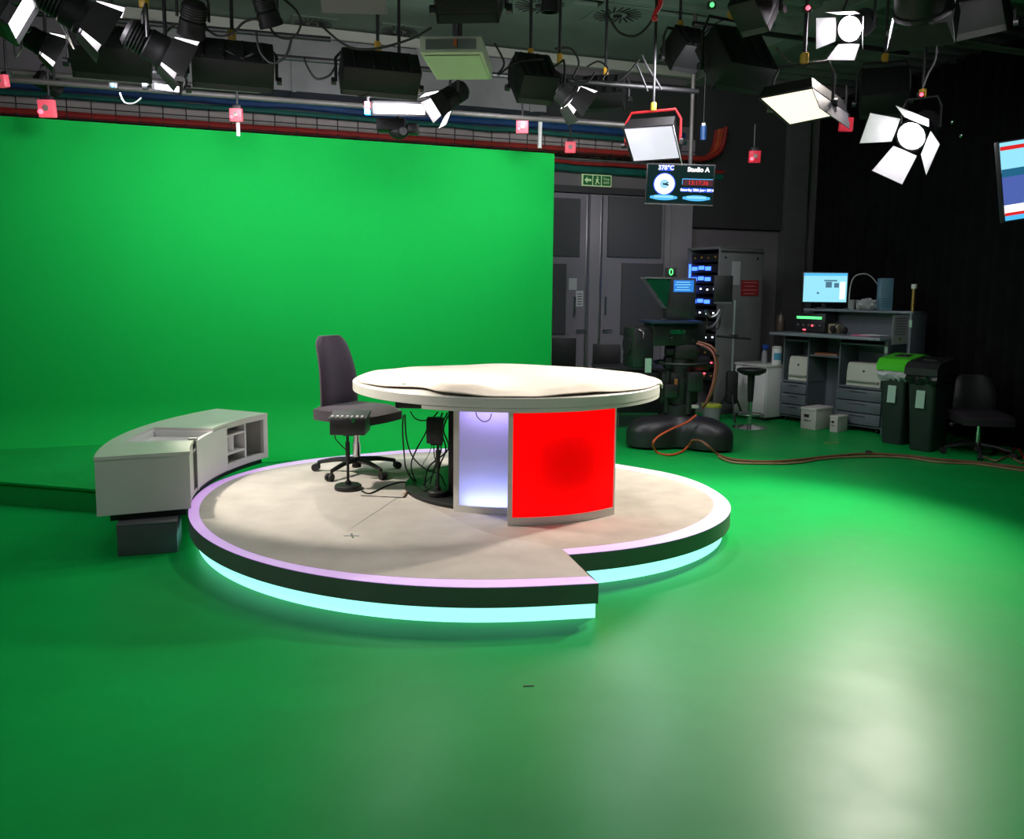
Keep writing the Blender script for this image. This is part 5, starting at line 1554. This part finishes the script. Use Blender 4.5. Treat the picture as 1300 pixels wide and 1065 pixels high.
for x_ in (-0.225, 0.255):
    mb = MB(); k_ = [(math.cos(a_) * 0.19 * cw if abs(math.cos(a_)) < 0.9 else math.copysign(0.20 * cw, math.cos(a_)), math.sin(a_) * 0.07 * ch) for a_ in [i * PI / 16 for i in range(32)]]
    mb.prism([(x + 0, z) for x, z in k_], 0, 0.001, sxf(x_, -0.325, -0.004)).build('button_field', M_scr_cyan, bz)
    mb = MB().box((x_ * cw, -0.0065, -0.31 * ch), (0.28 * cw, 0.001, 0.05 * ch)).xf(cm).build('button_bar', M_scr_pale, bz)
MB().cyl((0.12, 0.08, ch * 0.4), (0.12, 0.08, 4.5 - cc.z), 0.022, n=12).build('hanging_pole', M_alu, t)
# ================================================================ LIGHTING GRID
def pipe(label, A_, B_, r=0.024, m=None):
    p0 = Vector(A_)
    o = MB().cyl((0, 0, 0), Vector(B_) - p0, r, n=14).build('lighting_pipe', m or M_alu)
    o.location = p0
    return tag(o, label, 'pipe')


pz = 3.29
qa, qb = G(0, 100, pz), G(800, 160, pz)
qd = (qb - qa).normalized()
pipe('pale scaffold pipe crossing above the green screen, the lowest one', qa - qd * 2.0, qb - qd * 0.05)
qa, qb = G(0, 91, 3.42), G(300, 113, 3.42)
pipe('pale scaffold pipe running just above the lowest one at the left', qa - qd * 2.0, qb + qd * 0.2, 0.026)
qa, qb = G(1190, 50, 3.75), G(1300, 68, 3.75)
pipe('grey scaffold pipe at the right under the dark ceiling', qa - qd * 0.5, qb + qd * 0.7, 0.026, M_steel)
qa, qb = G(560, 92, 3.62), G(840, 112, 3.62)
pipe('black scaffold pipe carrying the lamps in the middle of the grid', qa - qd * 2.4, qb + qd * 0.4, 0.024, M_black)
qa, qb = G(60, 20, 3.95), G(420, 50, 3.95)
pipe('black scaffold pipe high at the left of the grid', qa - qd * 1.0, qb, 0.024, M_black)
qa, qb = G(880, 30, 4.05), G(1090, 60, 4.05)
pipe('black scaffold pipe high at the right of the grid', qa, qb + qd * 0.6, 0.024, M_black)

LIGHT_GAIN = 1.0


def lamp(kind, par, loc3, aim, watts, col, size=0.1, angle=60, blend=0.6, size_y=None):
    ld = bpy.data.lights.new('lamp', kind); ld.energy = watts * LIGHT_GAIN; ld.color = col
    if kind == 'SPOT':
        ld.spot_size = R(angle); ld.spot_blend = blend; ld.shadow_soft_size = size
    else:
        ld.shape = 'RECTANGLE'; ld.size = size; ld.size_y = size_y or size
    o = bpy.data.objects.new('lamp', ld); COL.objects.link(o)
    q = Vector(aim).normalized().to_track_quat('-Z', 'Y')
    o.parent = par; o.location = loc3; o.rotation_mode = 'QUATERNION'; o.rotation_quaternion = q
    return o


def hang(t, top, hgt, m=M_black, yw=None, ax=None, yoke_m=None, drop=0.25):
    """U shaped yoke (half width yw along ax) with clamp and a drop tube above"""
    ym = yoke_m or M_black
    if yw:
        MB().tube([ax * yw, ax * yw + ZV * hgt * 0.7, ax * yw * 0.8 + ZV * hgt, -ax * yw * 0.8 + ZV * hgt, -ax * yw + ZV * hgt * 0.7, -ax * yw], 0.013, n=8, sub=1).build('yoke', ym, t)
        for s_ in (-1, 1):
            MB().cyl(ax * yw * s_, ax * (yw + 0.035) * s_, 0.03, n=12).build('tilt_knob', M_blackp, t)
    MB().box((0, 0, hgt + 0.04), (0.05, 0.07, 0.08), bevel=0.01).build('clamp', M_amber, t)
    MB().cyl((0, 0, hgt + 0.06), (0, 0, CEIL - 0.03 - t.location.z), 0.014, n=10).build('drop_tube', m, t)


def soft(label, p, a, w, h, d, face=None, roll=0.0, hgt=None, yoke_m=None, barn=None, drop=0.25, knobs=False, name='soft_light'):
    """rectangular studio soft light; front looks along a"""
    t = thing(name, label, 'studio light', p)
    m3 = aim_m(a, roll); m = m3.to_4x4()
    mb = MB().box((0, -d / 2 - 0.02, 0), (w, d, h), bevel=0.01)
    for k in range(4):
        mb.box((-w * 0.36 + w * 0.24 * k, -d - 0.025, 0), (0.012, 0.02, h * 0.85))
    mb.xf(m).build('housing', M_housing, t)
    if face is not None:
        MB().box((0, -0.012, 0), (w * 0.94, 0.012, h * 0.92)).xf(m).build('glowing_face', face, t)
    else:
        mb = MB()
        for k in range(7):
            mb.box((-w * 0.42 + w * 0.14 * k, -0.005, 0), (0.006, 0.04, h * 0.94))
        mb.xf(m).build('louvre', M_black, t)
    fr = MB()
    for sx in (-1, 1):
        fr.box((sx * (w / 2 - 0.008), 0.0, 0), (0.016, 0.05, h)); fr.box((0, 0.0, sx * (h / 2 - 0.008)), (w, 0.05, 0.016))
    fr.xf(m).build('front_frame', M_black, t)
    if barn:
        for side in barn:
            if side in 'LR':
                s_ = -1 if side == 'L' else 1
                MB().box((0, h * 0.28, 0), (0.006, h * 0.56, h)).xf(Matrix.Translation((s_ * w / 2, 0.02, 0)) @ Matrix.Rotation(R(-35 * s_), 4, 'Z')).xf(m).build('barn_door', M_barn, t)
            else:
                s_ = 1 if side == 'T' else -1
                MB().box((0, h * 0.25, 0), (w, h * 0.5, 0.006)).xf(Matrix.Translation((0, 0.02, s_ * h / 2)) @ Matrix.Rotation(R(35 * s_), 4, 'X')).xf(m).build('barn_door', M_barn, t)
    ax = m3 @ Vector((1, 0, 0)); ax.z = 0; ax.normalize()
    hang(t, p, hgt or h * 0.95, yw=w / 2 + 0.03, ax=ax, yoke_m=yoke_m, drop=drop)
    return t, m3


def fresnel(label, p, a, r, lit=None, roll=0.0, doors=((0, 50), (90, 50), (180, 50), (270, 50)), dl_=1.1, hgt=None, drop=0.3, door_m=None):
    """round lensed studio lamp with barn doors; local +Y is the beam"""
    t = thing('fresnel_lamp', label, 'studio light', p)
    m3 = aim_m(a, roll); m = m3.to_4x4()
    rt = m @ Matrix.Rotation(-PI / 2, 4, 'X')           # lathe axis -> beam
    L_ = r * 2.6
    MB().lathe([(0, -L_), (r * 0.75, -L_), (r * 0.95, -L_ * 0.9), (r * 0.95, -L_ * 0.45), (r * 1.08, -L_ * 0.4), (r * 1.08, -0.02), (r * 1.15, -0.01), (r * 1.15, 0.02), (r * 0.98, 0.02), (r * 0.98, -0.03)], 28, rt).build('housing', M_housing, t)
    mb = MB()
    for k in range(5):
        mb.lathe([(r * 0.96, -L_ * (0.5 + 0.08 * k)), (r * 1.06, -L_ * (0.5 + 0.08 * k)), (r * 1.06, -L_ * (0.5 + 0.08 * k) - 0.008), (r * 0.96, -L_ * (0.5 + 0.08 * k) - 0.008)], 24, rt)
    mb.build('cooling_fin', M_black, t)
    MB().lathe([(0, 0.012), (r * 0.6, 0.005), (r * 0.97, -0.02), (r * 0.97, -0.03), (0, -0.03)], 28, rt).build('lens', lit or M_unlit, t)
    for dr_ in doors:
        az, op = dr_[0], dr_[1]
        w0_, w1_ = r * 1.9, r * 2.5
        mb = MB().prism([(-w0_ / 2, 0), (w0_ / 2, 0), (w1_ / 2, r * dl_ * 1.5), (-w1_ / 2, r * dl_ * 1.5)], -0.002, 0.002)
        mm = m @ Matrix.Rotation(R(az), 4, 'Y') @ Matrix.Translation((0, 0.02, r * 1.15)) @ Matrix.Rotation(R(op), 4, 'X')
        bd_ = mb.xf(mm).build('barn_door', M_barn, t)
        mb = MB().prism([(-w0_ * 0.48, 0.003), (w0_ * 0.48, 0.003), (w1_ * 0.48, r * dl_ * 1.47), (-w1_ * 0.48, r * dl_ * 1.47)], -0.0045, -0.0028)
        part_label(mb.xf(mm).build('glare_face', M_barnlit, bd_), 'inner face coloured pale as if lit')  # pale layer imitates the lamp's light on the door
    ax = m3 @ Vector((1, 0, 0)); ax.z = 0; ax.normalize()
    off = m3 @ Vector((0, -L_ * 0.45, 0))
    sub = MB()
    hh = hgt or r * 2.2
    t2 = [ax * r * 1.3, ax * r * 1.3 + ZV * hh * 0.7, ax * r + ZV * hh, -ax * r + ZV * hh, -ax * r * 1.3 + ZV * hh * 0.7, -ax * r * 1.3]
    MB().tube([off + v for v in t2], 0.011, n=8, sub=1).build('yoke', M_black, t)
    MB().box(off + ZV * (hh + 0.04), (0.05, 0.06, 0.08), bevel=0.01).build('clamp', M_amber, t)
    MB().cyl(off + ZV * (hh + 0.06), Vector((off.x, off.y, CEIL - 0.03 - t.location.z)), 0.014, n=10).build('drop_tube', M_black, t)
    return t, m3


WARM = (1.0, 0.90, 0.80); COOL = (0.95, 0.93, 1.0)
CEN = Vector((-0.6, 5.7, 0.3))
# --- left group
p = D(26, 18, 5.5)
t, m3 = soft('lit soft light at the upper left corner seen edge-on beside the round lamp', p, (0.80, 0.36, -0.48), 0.52, 0.30, 0.16, M_lit_tube, barn=None, drop=0.2)
lamp('SPOT', t, m3 @ Vector((0, 0.05, 0)), Vector((-0.9, 5.75, 0.2)) - p, 640, WARM, 0.09, 40, 0.35)
p = D(105, 22, 5.35)
t, m3 = fresnel('round lamp high at the left with one bright barn door, beside the edge-on soft light', p, (0.80, 0.45, -0.50), 0.10, M_lit_cool, doors=((270, 42, 1), (90, 15), (0, 20), (180, 20)))
lamp('SPOT', t, m3 @ Vector((0, 0.05, 0)), Vector((0.2, 6.2, 0.6)) - p, 110, WARM, 0.05, 40, 0.5)
p = D(52, 55, 6.1)
t, m3 = fresnel('small round lamp with a bright barn door under the edge-on soft light', p, (0.80, 0.45, -0.45), 0.075, M_lit_cool, doors=((270, 42, 1), (90, 15), (0, 20), (180, 20)))
p = D(206, 66, 5.7)
t, m3 = fresnel('round lamp with a bright barn door between the two long black wash lights', p, (0.80, 0.45, -0.45), 0.095, M_lit_cool, doors=((270, 42, 1), (90, 15), (0, 20), (180, 20)))


def wash(label, px, py, Y, w, watts, tilt=-0.55, h=0.24, lit=True, ax_=-gn):
    p = D(px, py, Y)
    a = Vector((ax_.x, ax_.y, tilt))
    t, m3 = soft(label, p, a, w, h, 0.22, M_lit_tube if lit else None, hgt=0.26, drop=0.3)
    if watts:
        lamp('AREA', t, m3 @ Vector((0, 0.06, 0)), a, watts, COOL, w * 0.9, size_y=h * 0.9)
    return t


wash('long black wash light over the left of the green screen, between round lamps', 144, 84, 6.0, 0.50, 18, -0.8)
wash('long black wash light over the green screen, second from the left', 296, 98, 6.5, 0.58, 18, -0.8)
wash('long black wash light with an arched yoke over the green screen, above the lit tubes', 480, 108, 7.0, 0.62, 20, -0.8)
wash('square black wash light with an arched yoke to the right of the pale hung box', 673, 114, 7.4, 0.32, 26, -1.0, 0.36)
# lit tube bank facing the room
p = D(507, 138, 7.3)
t, m3 = soft('bank of lit white tubes facing the room, under the arched-yoke wash light', p, (0.05, -0.9, -0.28), 0.47, 0.115, 0.12, M_lit_tube, hgt=0.12, drop=0.1)
lamp('SPOT', t, m3 @ Vector((0, 0.06, 0)), Vector((-0.7, 5.2, 0.2)) - p, 60, COOL, 0.15, 90, 0.6)
for px_, py_, m_, lab in ((466.5, 133, M_redled, 'red'), (466.5, 142, M_cyanled, 'blue')):
    MB().box(D(px_, py_, 7.25) - p, (0.045, 0.05, 0.05), bevel=0.006).build('%s_connector' % lab, m_, t)
p = D(212, 111, 6.25)
t, m3 = soft('short bank of lit white tubes under the round lamp between the black wash lights', p, (0.25, -0.85, -0.35), 0.20, 0.075, 0.10, M_lit_tube, roll=R(-4), hgt=0.10)
p = D(565, 128, 6.5)
t, m3 = fresnel('round lamp with bright doors between the lit tubes and the pale hung box', p, (-0.72, -0.30, -0.55), 0.075, M_lit_cool, doors=((90, 40, 1), (270, 20), (0, 20), (180, 30, 1)))
lamp('SPOT', t, m3 @ Vector((0, 0.06, 0)), Vector((-0.9, 5.0, 0.2)) - p, 70, WARM, 0.05, 60, 0.5)
p = D(722, 122, 7.9)
t, m3 = fresnel('round lamp showing a bright crescent to the right of the square wash light', p, (0.75, 0.25, -0.55), 0.10, M_lit_cool, doors=((270, 25, 1), (90, 15), (0, 20), (180, 20)))
lamp('SPOT', t, m3 @ Vector((0, 0.06, 0)), Vector((1.2, 6.6, 0.2)) - p, 60, WARM, 0.05, 45, 0.5)
# pale hung box
zb = 3.1
c0, c1, c2 = G(547, 66, zb), G(627, 68, zb), G(612, 102, zb)
pc = (c0 + c2) / 2; pc.z = zb
t = thing('projector', 'pale green grey box hung under the grid in the middle of the picture', 'projector', pc, R(-4))
wv = (c1 - c0).length; dv = (c2 - c1).length
m_proj = mat('pale green plastic', (0.42, 0.47, 0.34), 0.5, noise=0.06)
MB().box((0, 0, 0.05), (wv, dv, 0.10), bevel=0.008).build('case', m_proj, t)
MB().box((0, 0, -0.004), (wv * 0.9, dv * 0.86, 0.008)).build('bottom_plate', m_proj, t)
MB().box((0, -dv / 2 - 0.003, 0.05), (wv * 0.8, 0.01, 0.06)).build('vent_grille', mat('grey grille', (0.12, 0.14, 0.12), 0.5), t)
MB().box((0.03, -dv / 2 - 0.01, 0.055), (0.02, 0.01, 0.045)).build('orange_tab', mat('orange plastic', (0.55, 0.13, 0.02), 0.5), t)
MB().cyl((0, 0.05, 0.10), (0, 0.05, 0.9), 0.022, n=12).box((0, 0.05, 0.11), (0.16, 0.16, 0.02)).build('ceiling_mount', M_black, t)
p = D(598, 12, 5.1)
soft('large black soft light hanging right above the pale hung box', p, (0.05, 0.55, -0.8), 0.36, 0.34, 0.25, None, drop=0.3)

# flat panels with measured corners
def quad_panel(label, corners, Y, n, depth, face, yoke_m=None, doors=()):
    n = Vector(n).normalized()
    ds = [_ray(*c) for c in corners]
    dm = sum(ds, Vector()) / 4; P = EYE + dm * (Y / dm.y)
    Q = [EYE + d * ((P - EYE).dot(n) / d.dot(n)) for d in ds]
    t = thing('soft_light', label, 'studio light', P)
    q = [p - P for p in Q]
    big = [v * 1.07 for v in q]
    mb = MB(); mb.strip([v - n * 0.006 for v in big], [v * 0.9 - n * depth for v in big], closed=True); mb.face([v * 0.9 - n * depth for v in big]); mb.face([v - n * 0.006 for v in big])
    mb.build('housing', M_housing, t)
    mb = MB(); mb.strip([v + n * 0.004 for v in q], [v - n * 0.004 for v in q], closed=True); mb.face([v + n * 0.004 for v in q]); mb.face([v - n * 0.004 for v in q])
    mb.build('glowing_face', face, t)
    mb = MB()
    for i_ in range(4):
        mb.cyl(big[i_], big[(i_ + 1) % 4], 0.008, n=8)
    mb.build('front_frame', M_black, t)
    for (e, ang, ln, mm) in doors:
        a_, b_ = big[e], big[(e + 1) % 4]; ed = (b_ - a_).normalized()
        outw = ed.cross(n); outw = outw if outw.dot((a_ + b_) / 2) > 0 else -outw
        dv = (outw * math.cos(R(ang)) + n * math.sin(R(ang))) * ln
        mb = MB(); F4 = [a_, b_, b_ + dv - ed * ln * 0.15, a_ + dv + ed * ln * 0.15]; k = ed.cross(dv).normalized() * 0.003
        mb.strip([v + k for v in F4], [v - k for v in F4], closed=True); mb.face([v + k for v in F4]); mb.face([v - k for v in F4])
        mb.build('barn_door', mm, t)
    ax = q[1] - q[0]; hw = ax.length / 2 + 0.04; ax.z = 0; ax.normalize()
    hang(t, P, 0.30, yw=hw, ax=ax, yoke_m=yoke_m)
    return t, n, P


t, n_, p = quad_panel('lit square panel light with a red yoke hanging above the studio clock display', [(793, 164), (853, 160), (862, 200), (805, 204)], 8.2, (-0.33, -0.60, -0.73), 0.16, M_lit_panel, M_red, ((1, 70, 0.14, M_barnlit),))  # door takes the pale glare colour
lamp('SPOT', t, n_ * 0.05, Vector((0.9, 5.2, 0.0)) - p, 200, COOL, 0.18, 75, 0.6)
# right group
p = D(1080, 36, 6.6)
t, m3 = fresnel('round lamp with a glaring lens and open barn doors high at the right', p, (-0.72, -0.55, -0.42), 0.095, M_lit_cool, roll=R(-12), doors=((90, 40, 1), (270, 30), (180, 35, 1), (0, 20)))
lamp('SPOT', t, m3 @ Vector((0, 0.06, 0)), Vector((0.3, 5.0, 0.2)) - p, 150, WARM, 0.05, 50, 0.5)
t, n_, p = quad_panel('cream lit soft panel tilted flat below the glaring round lamp', [(967, 125), (1030, 113), (1072, 143), (1003, 157)], 6.4, (-0.20, -0.50, -0.84), 0.12, M_lit_warm, None, ((1, 75, 0.22, mat('grey barn door sheet', (0.10, 0.10, 0.11), 0.6)),))
lamp('SPOT', t, n_ * 0.05, (-0.30, -0.10, -0.95), 420, WARM, 0.2, 95, 0.6)
p = D(1158, 172, 7.6)
t, m3 = fresnel('large round lamp with glaring open barn doors beside the black curtain', p, (-0.72, -0.52, -0.46), 0.125, M_lit_cool, roll=R(-32), doors=((0, 40, 1), (90, 50, 1), (180, 45, 1), (270, 40, 1)), dl_=1.5)
lamp('SPOT', t, m3 @ Vector((0, 0.06, 0)), Vector((1.4, 5.0, 0.0)) - p, 800, WARM, 0.09, 70, 0.7)
MB().sphere((0.40, 0.1, 0.14), 0.018, n=8).build('chrome_knob', M_chrome, t)
MB().sphere((0.49, 0.1, 0.02), 0.018, n=8).build('chrome_knob', M_chrome, t)
p = D(1172, 10, 6.0)
t, m3 = fresnel('big black lamp cut by the top of the picture, with two bright door edges', p, (0.35, 0.6, -0.72), 0.17, M_lit_cool, doors=((90, 8, 1), (270, 8, 1), (0, 30), (180, 10)), dl_=0.6)
# black soft lights at the right of the grid
for px, py, Y, w, h, a, lab in ((862, 76, 8.0, 0.30, 0.28, (-0.3, 0.6, -0.5), 'small black soft light in front of the back corner, left of a bigger one'),
                                (925, 90, 7.4, 0.52, 0.44, (-0.3, 0.6, -0.45), 'big black soft light left of the cream lit panel'),
                                (968, 18, 6.3, 0.22, 0.36, (0.5, 0.5, -0.5), 'black soft light cut by the top of the picture above the red lamp'),
                                (1238, 40, 6.6, 0.50, 0.14, (0.4, 0.3, -0.8), 'long black soft light under the grey pipe at the right'),
                                (1120, 130, 8.4, 0.42, 0.40, (0.2, 0.6, -0.5), 'black soft light behind the glaring barn doors')):
    t, m3 = soft(lab, D(px, py, Y), a, w, h, 0.24, None, drop=0.35)
    if px in (862, 925):  # lamps added in these two to brighten the doors
        lamp('AREA', t, m3 @ Vector((0, 0.06, 0)), a, 20, COOL, w * 0.9, size_y=h * 0.9)
p = D(768, 128, 8.7)
soft('dark soft light behind the bright crescent lamp', p, (0.2, 0.7, -0.5), 0.42, 0.26, 0.2, None, drop=0.3)
# left dark lamps
for px, py, Y, r_, a, lab in ((243, 42, 6.2, 0.085, (-0.3, 0.4, -0.8), 'small dark blue lamp hanging at the upper left over the wash lights'),
                              (344, 30, 6.2, 0.075, (0.2, 0.4, -0.85), 'small dark lamp hanging between the wash lights and the air diffuser'),
                              (698, 12, 6.0, 0.055, (0.0, 0.1, -1.0), 'small black cylinder lamp hanging straight down at the top'),
                              (72, 112, 7.4, 0.07, (0.4, 0.7, -0.3), 'black lamp at the left behind the pink marker box')):
    fresnel(lab, D(px, py, Y), a, r_, None, doors=(), drop=0.3)
p = D(506, 168, 7.6)
t = thing('robotic_camera', 'small black camera hanging upside down over the top of the green screen', 'camera', p)
MB().sphere((0, 0, 0), 0.075, (1.2, 1.0, 0.8), n=12).build('dome_head', M_housing, t)
MB().cyl((0.04, -0.05, 0), (0.06, -0.13, -0.01), 0.035, n=18).build('lens_barrel', M_black, t)
MB().box((-0.06, 0, 0.06), (0.26, 0.15, 0.11), bevel=0.02).build('body', M_housing, t)
MB().box((0.13, 0, 0.03), (0.10, 0.10, 0.10), bevel=0.02).build('motor_box', M_black, t)
MB().cyl((0, 0, 0.08), (0, 0, 0.26), 0.018, n=10).build('hanging_tube', M_black, t)
# grey plate, red strip, blue bottle shaped part
p = D(449, 6, 5.2)
t = thing('reflector_board', 'grey board hanging at the top, left of the big black soft light', 'board', p, R(4))
MB().box((0, 0, 0.02), (0.39, 0.012, 0.14), Matrix.Rotation(R(35), 3, 'X')).build('board_sheet', mat('grey board', (0.22, 0.20, 0.20), 0.6), t)
MB().cyl((-0.1, 0, 0.05), (-0.1, 0, 0.5), 0.012, n=8).cyl((0.1, 0, 0.05), (0.1, 0, 0.5), 0.012, n=8).build('hanger', M_black, t)
p = D(831, 22, 5.6)
t = thing('red_hook', 'red painted hook hanging at the top above the black corner lamps', 'hook', p)
MB().tube([(0, 0, 0), (0.005, 0, 0.03), (0.035, 0, 0.09), (0.05, 0, 0.30)], 0.016, n=8, sub=4).build('hook_arm', M_red, t)
MB().sphere((0, 0, -0.005), 0.022, n=8).build('hook_tip', M_red, t)
p = D(893, 169, 8.8)
t = thing('blue_bottle', 'small blue cylinder hanging on a cord to the right of the red-yoked light', 'weight', p)
MB().cyl((0, 0, -0.07), (0, 0, 0.07), 0.032, n=16).build('body', M_bluep, t)
MB().cyl((0, 0, 0.07), (0, 0, 0.10), 0.02, n=12).build('cap', M_paper, t)
MB().cyl((0, 0, 0.10), (0, 0, 0.9), 0.004, n=6).build('cord', M_black, t)

# ---------------------------------------------------------------- tracking marker boxes
def marker(px, py, Y, s, label, dark=False, led=True, post=None, ang=0):
    p = D(px, py, Y)
    t = thing('tracking_marker', label, 'marker', p, R(ang), 'red tracking marker boxes')
    w = s / FPX * Y
    MB().box((0, 0, 0), (w, 0.05, w * 1.05), Matrix.Rotation(R(8), 3, 'X'), 0.008).build('marker_body', M_markerd if dark else M_marker, t)
    MB().lathe([(0, 0.027), (w * 0.18, 0.027), (w * 0.2, 0.034), (w * 0.12, 0.036), (0, 0.036)], 20, Matrix.Rotation(PI / 2, 4, 'X')).build('lens_ring', mat('grey lens', (0.25, 0.2, 0.18), 0.3), t)
    if led:
        MB().sphere((-w * 0.3, -0.03, -w * 0.22), w * 0.16, n=8).build('red_lamp', M_redled, t)
    if post:
        MB().cyl((0, 0.04, -w * 0.4), (0, 0.04, -post), 0.016, n=10).build('post', M_paper, t)
    MB().cyl((0, 0.03, w * 0.5), (0, 0.03, w * 0.5 + 0.28), 0.010, n=8).box((0, 0.03, w * 0.62), (0.07, 0.05, 0.05), bevel=0.008).build('bracket', M_black, t)


marker(4, 103, 6.8, 14, 'pink lit tracking marker at the left edge of the picture', ang=-25, led=False)
marker(60, 138, 7.0, 20, 'pink lit tracking marker above the left end of the green screen')
marker(300, 146, 7.4, 15, 'pink lit tracking marker on a white post above the green screen', post=0.17)
marker(663, 161, 8.3, 15, 'pink lit tracking marker above the right part of the green screen', led=True)
marker(724, 187, 9.2, 13, 'pink lit tracking marker just past the right edge of the green screen', led=False)
marker(958, 199, 9.0, 14, 'dark red lit tracking marker between the clock display and the curtain', dark=True)
marker(1074, 158, 7.4, 16, 'dark red lit tracking marker under the cream lit panel', dark=True, led=False)
a = D(685, 188, 9.0); b_ = D(686, 153, 9.0)
o = MB().cyl((0, 0, 0), b_ - a, 0.022, n=12).build('white_post', M_paper); o.location = a; tag(o, 'short white post on top of the right end of the green screen', 'post')
for px, py, Y, m_, lab in ((1026, 10, 6.2, M_redled, 'small glowing red light on the lamp at the top right'), (1170, 120, 7.4, M_redled, 'tiny red light above the glaring barn doors'), (904, 6, 6.0, M_greenled, 'tiny green light up in the dark ceiling'), (526, 77, 7.0, M_greenled, 'tiny green light left of the pale hung box'), (143, 108, 6.3, M_cyanled, 'small blue light at the end of the long wash light')):
    p = D(px, py, Y)
    t = thing('indicator_light', lab, 'indicator light', p)
    MB().box((0, 0.02, 0), (0.06, 0.03, 0.045), bevel=0.006).build('indicator_housing', M_black, t)
    MB().sphere((0, 0, 0), 0.016, n=8).build('indicator_lens', m_, t)

# ---------------------------------------------------------------- hanging cables in the grid
rnd = random.Random(21)
def loop(label, pts, r=0.009, m=M_rubber):
    cable('grid_cable', label, [D(*q) for q in pts], r, m, 6, 6)
loop('black cable looping at the upper left over the first wash light', [(150, 35, 6.3), (165, 50, 6.3), (185, 52, 6.3), (205, 45, 6.3), (222, 30, 6.3)])
loop('black cable hanging in a deep loop left of the air diffuser', [(355, -5, 6.3), (375, 12, 6.3), (382, 30, 6.3), (372, 48, 6.3), (352, 46, 6.3), (340, 30, 6.3)])
loop('black cable sagging between the two small hanging lamps', [(255, 30, 6.3), (275, 45, 6.3), (295, 42, 6.3), (310, 28, 6.3), (330, 22, 6.3)])
loop('black cable loop under the small dark lamp by the diffuser', [(325, 40, 6.2), (330, 65, 6.2), (345, 80, 6.2), (362, 72, 6.2), (370, 50, 6.2)])
loop('black cable draped along the arched yoke of the wash light', [(430, 75, 7.0), (455, 88, 7.0), (478, 90, 7.0), (482, 80, 7.0), (505, 78, 7.0), (530, 74, 7.0)])
loop('black cable looping from the pale hung box to the square wash light', [(628, 55, 7.2), (640, 80, 7.2), (632, 95, 7.2), (655, 80, 7.2), (690, 75, 7.2)])
loop('black cable arching over the bright crescent lamp', [(704, 62, 7.8), (725, 62, 7.8), (735, 80, 7.8), (728, 100, 7.8), (745, 104, 7.8), (755, 92, 7.8)])
loop('thin black cable looped to the right of the crescent lamp', [(745, 85, 7.9), (760, 78, 7.9), (772, 88, 7.9), (765, 102, 7.9), (782, 104, 7.9), (798, 92, 7.9), (812, 75, 7.9)])
loop('black cable hanging straight in front of the back corner', [(815, 70, 8.2), (822, 85, 8.2), (832, 100, 8.2), (840, 114, 8.2)])
loop('thin black cable hanging beside the straight one in the back corner', [(808, 82, 8.1), (815, 98, 8.1), (822, 116, 8.1)])
loop('red cable strung under the ceiling at the back right corner', [(885, 85, 8.4), (892, 62, 8.4), (908, 50, 8.4), (925, 48, 8.4), (945, 45, 8.4), (962, 55, 8.4), (965, 72, 8.4)], 0.014, M_darkred)
loop('black cable rising to the ceiling left of the red one', [(885, 58, 8.2), (895, 42, 8.2), (912, 28, 8.2), (930, 22, 8.2)])
loop('white cable loop hanging under the first wash light', [(152, 118, 6.2), (158, 130, 6.2), (170, 131, 6.2), (180, 124, 6.2)], 0.006, M_steel)
loop('white cable loop at the left edge by the round lamps', [(22, 32, 5.9), (18, 55, 5.9), (20, 72, 5.9), (27, 60, 5.9), (28, 38, 5.9)], 0.006, M_steel)
loop('black cable tangled over the round lamp at the upper left', [(70, -5, 5.6), (82, 30, 5.6), (95, 62, 5.6), (88, 50, 5.6), (78, 30, 5.6)])
loop('black cable hanging at the right from the grey pipe', [(1190, 50, 6.8), (1188, 75, 6.8), (1178, 95, 6.8), (1172, 110, 6.8)])
loop('black cable swagged across the dark ceiling at the right', [(985, 60, 6.8), (1000, 78, 6.8), (1020, 84, 6.8), (1040, 76, 6.8)])

loop('black cable looping between the lit tube bank and the wash light above it', [(430, 92, 6.9), (445, 112, 6.9), (458, 122, 6.9), (470, 118, 6.9)])
loop('black cable hanging along the grey duct at the left of the arched-yoke light', [(385, 72, 7.0), (392, 88, 7.0), (402, 100, 7.0), (418, 96, 7.0), (426, 84, 7.0)])
loop('black cable looped over the long second wash light', [(255, 72, 6.3), (270, 62, 6.3), (290, 66, 6.3), (305, 74, 6.3), (322, 68, 6.3)])
loop('black cable swinging under the ceiling near the hanging red hook', [(770, 15, 6.4), (785, 40, 6.4), (805, 46, 6.4), (822, 34, 6.4), (836, 10, 6.4)])
loop('black cable stretched across the ceiling between the two air diffusers', [(405, 30, 6.6), (440, 58, 6.6), (475, 62, 6.6), (520, 50, 6.6), (548, 35, 6.6)])
# ---------------------------------------------------------------- unseen fill lamps added beyond the frame
def fill_lamp(label, p, tgt, watts, col, size, sy):
    p = Vector(p); a = Vector(tgt) - p
    t, m3 = soft(label, p, a, size, sy, 0.2, M_lit_warm, drop=0.5)
    lamp('AREA', t, m3 @ Vector((0, 0.06, 0)), a, watts, col, size * 0.9, size_y=sy * 0.9)
fill_lamp('added unseen fill light over the front of the studio at the left', (-3.4, 2.2, 3.6), (-2.0, 5.6, 0.3), 34, COOL, 0.7, 0.5)
fill_lamp('added unseen fill light over the front of the studio at the right', (2.2, 2.0, 4.0), (1.5, 4.6, 0.0), 22, COOL, 0.7, 0.5)

# ================================================================ WORLD AND VIEW
w = bpy.data.worlds.new('world'); S.world = w; w.use_nodes = True
w.node_tree.nodes['Background'].inputs[0].default_value = (0.012, 0.014, 0.014, 1)
w.node_tree.nodes['Background'].inputs[1].default_value = 1.0
S.view_settings.view_transform = 'Standard'; S.view_settings.look = 'None'
S.view_settings.gamma = 1.0; S.view_settings.exposure = 0.0
S.cycles.use_denoising = True
S.cycles.max_bounces = 8
S.cycles.sample_clamp_indirect = 4.0
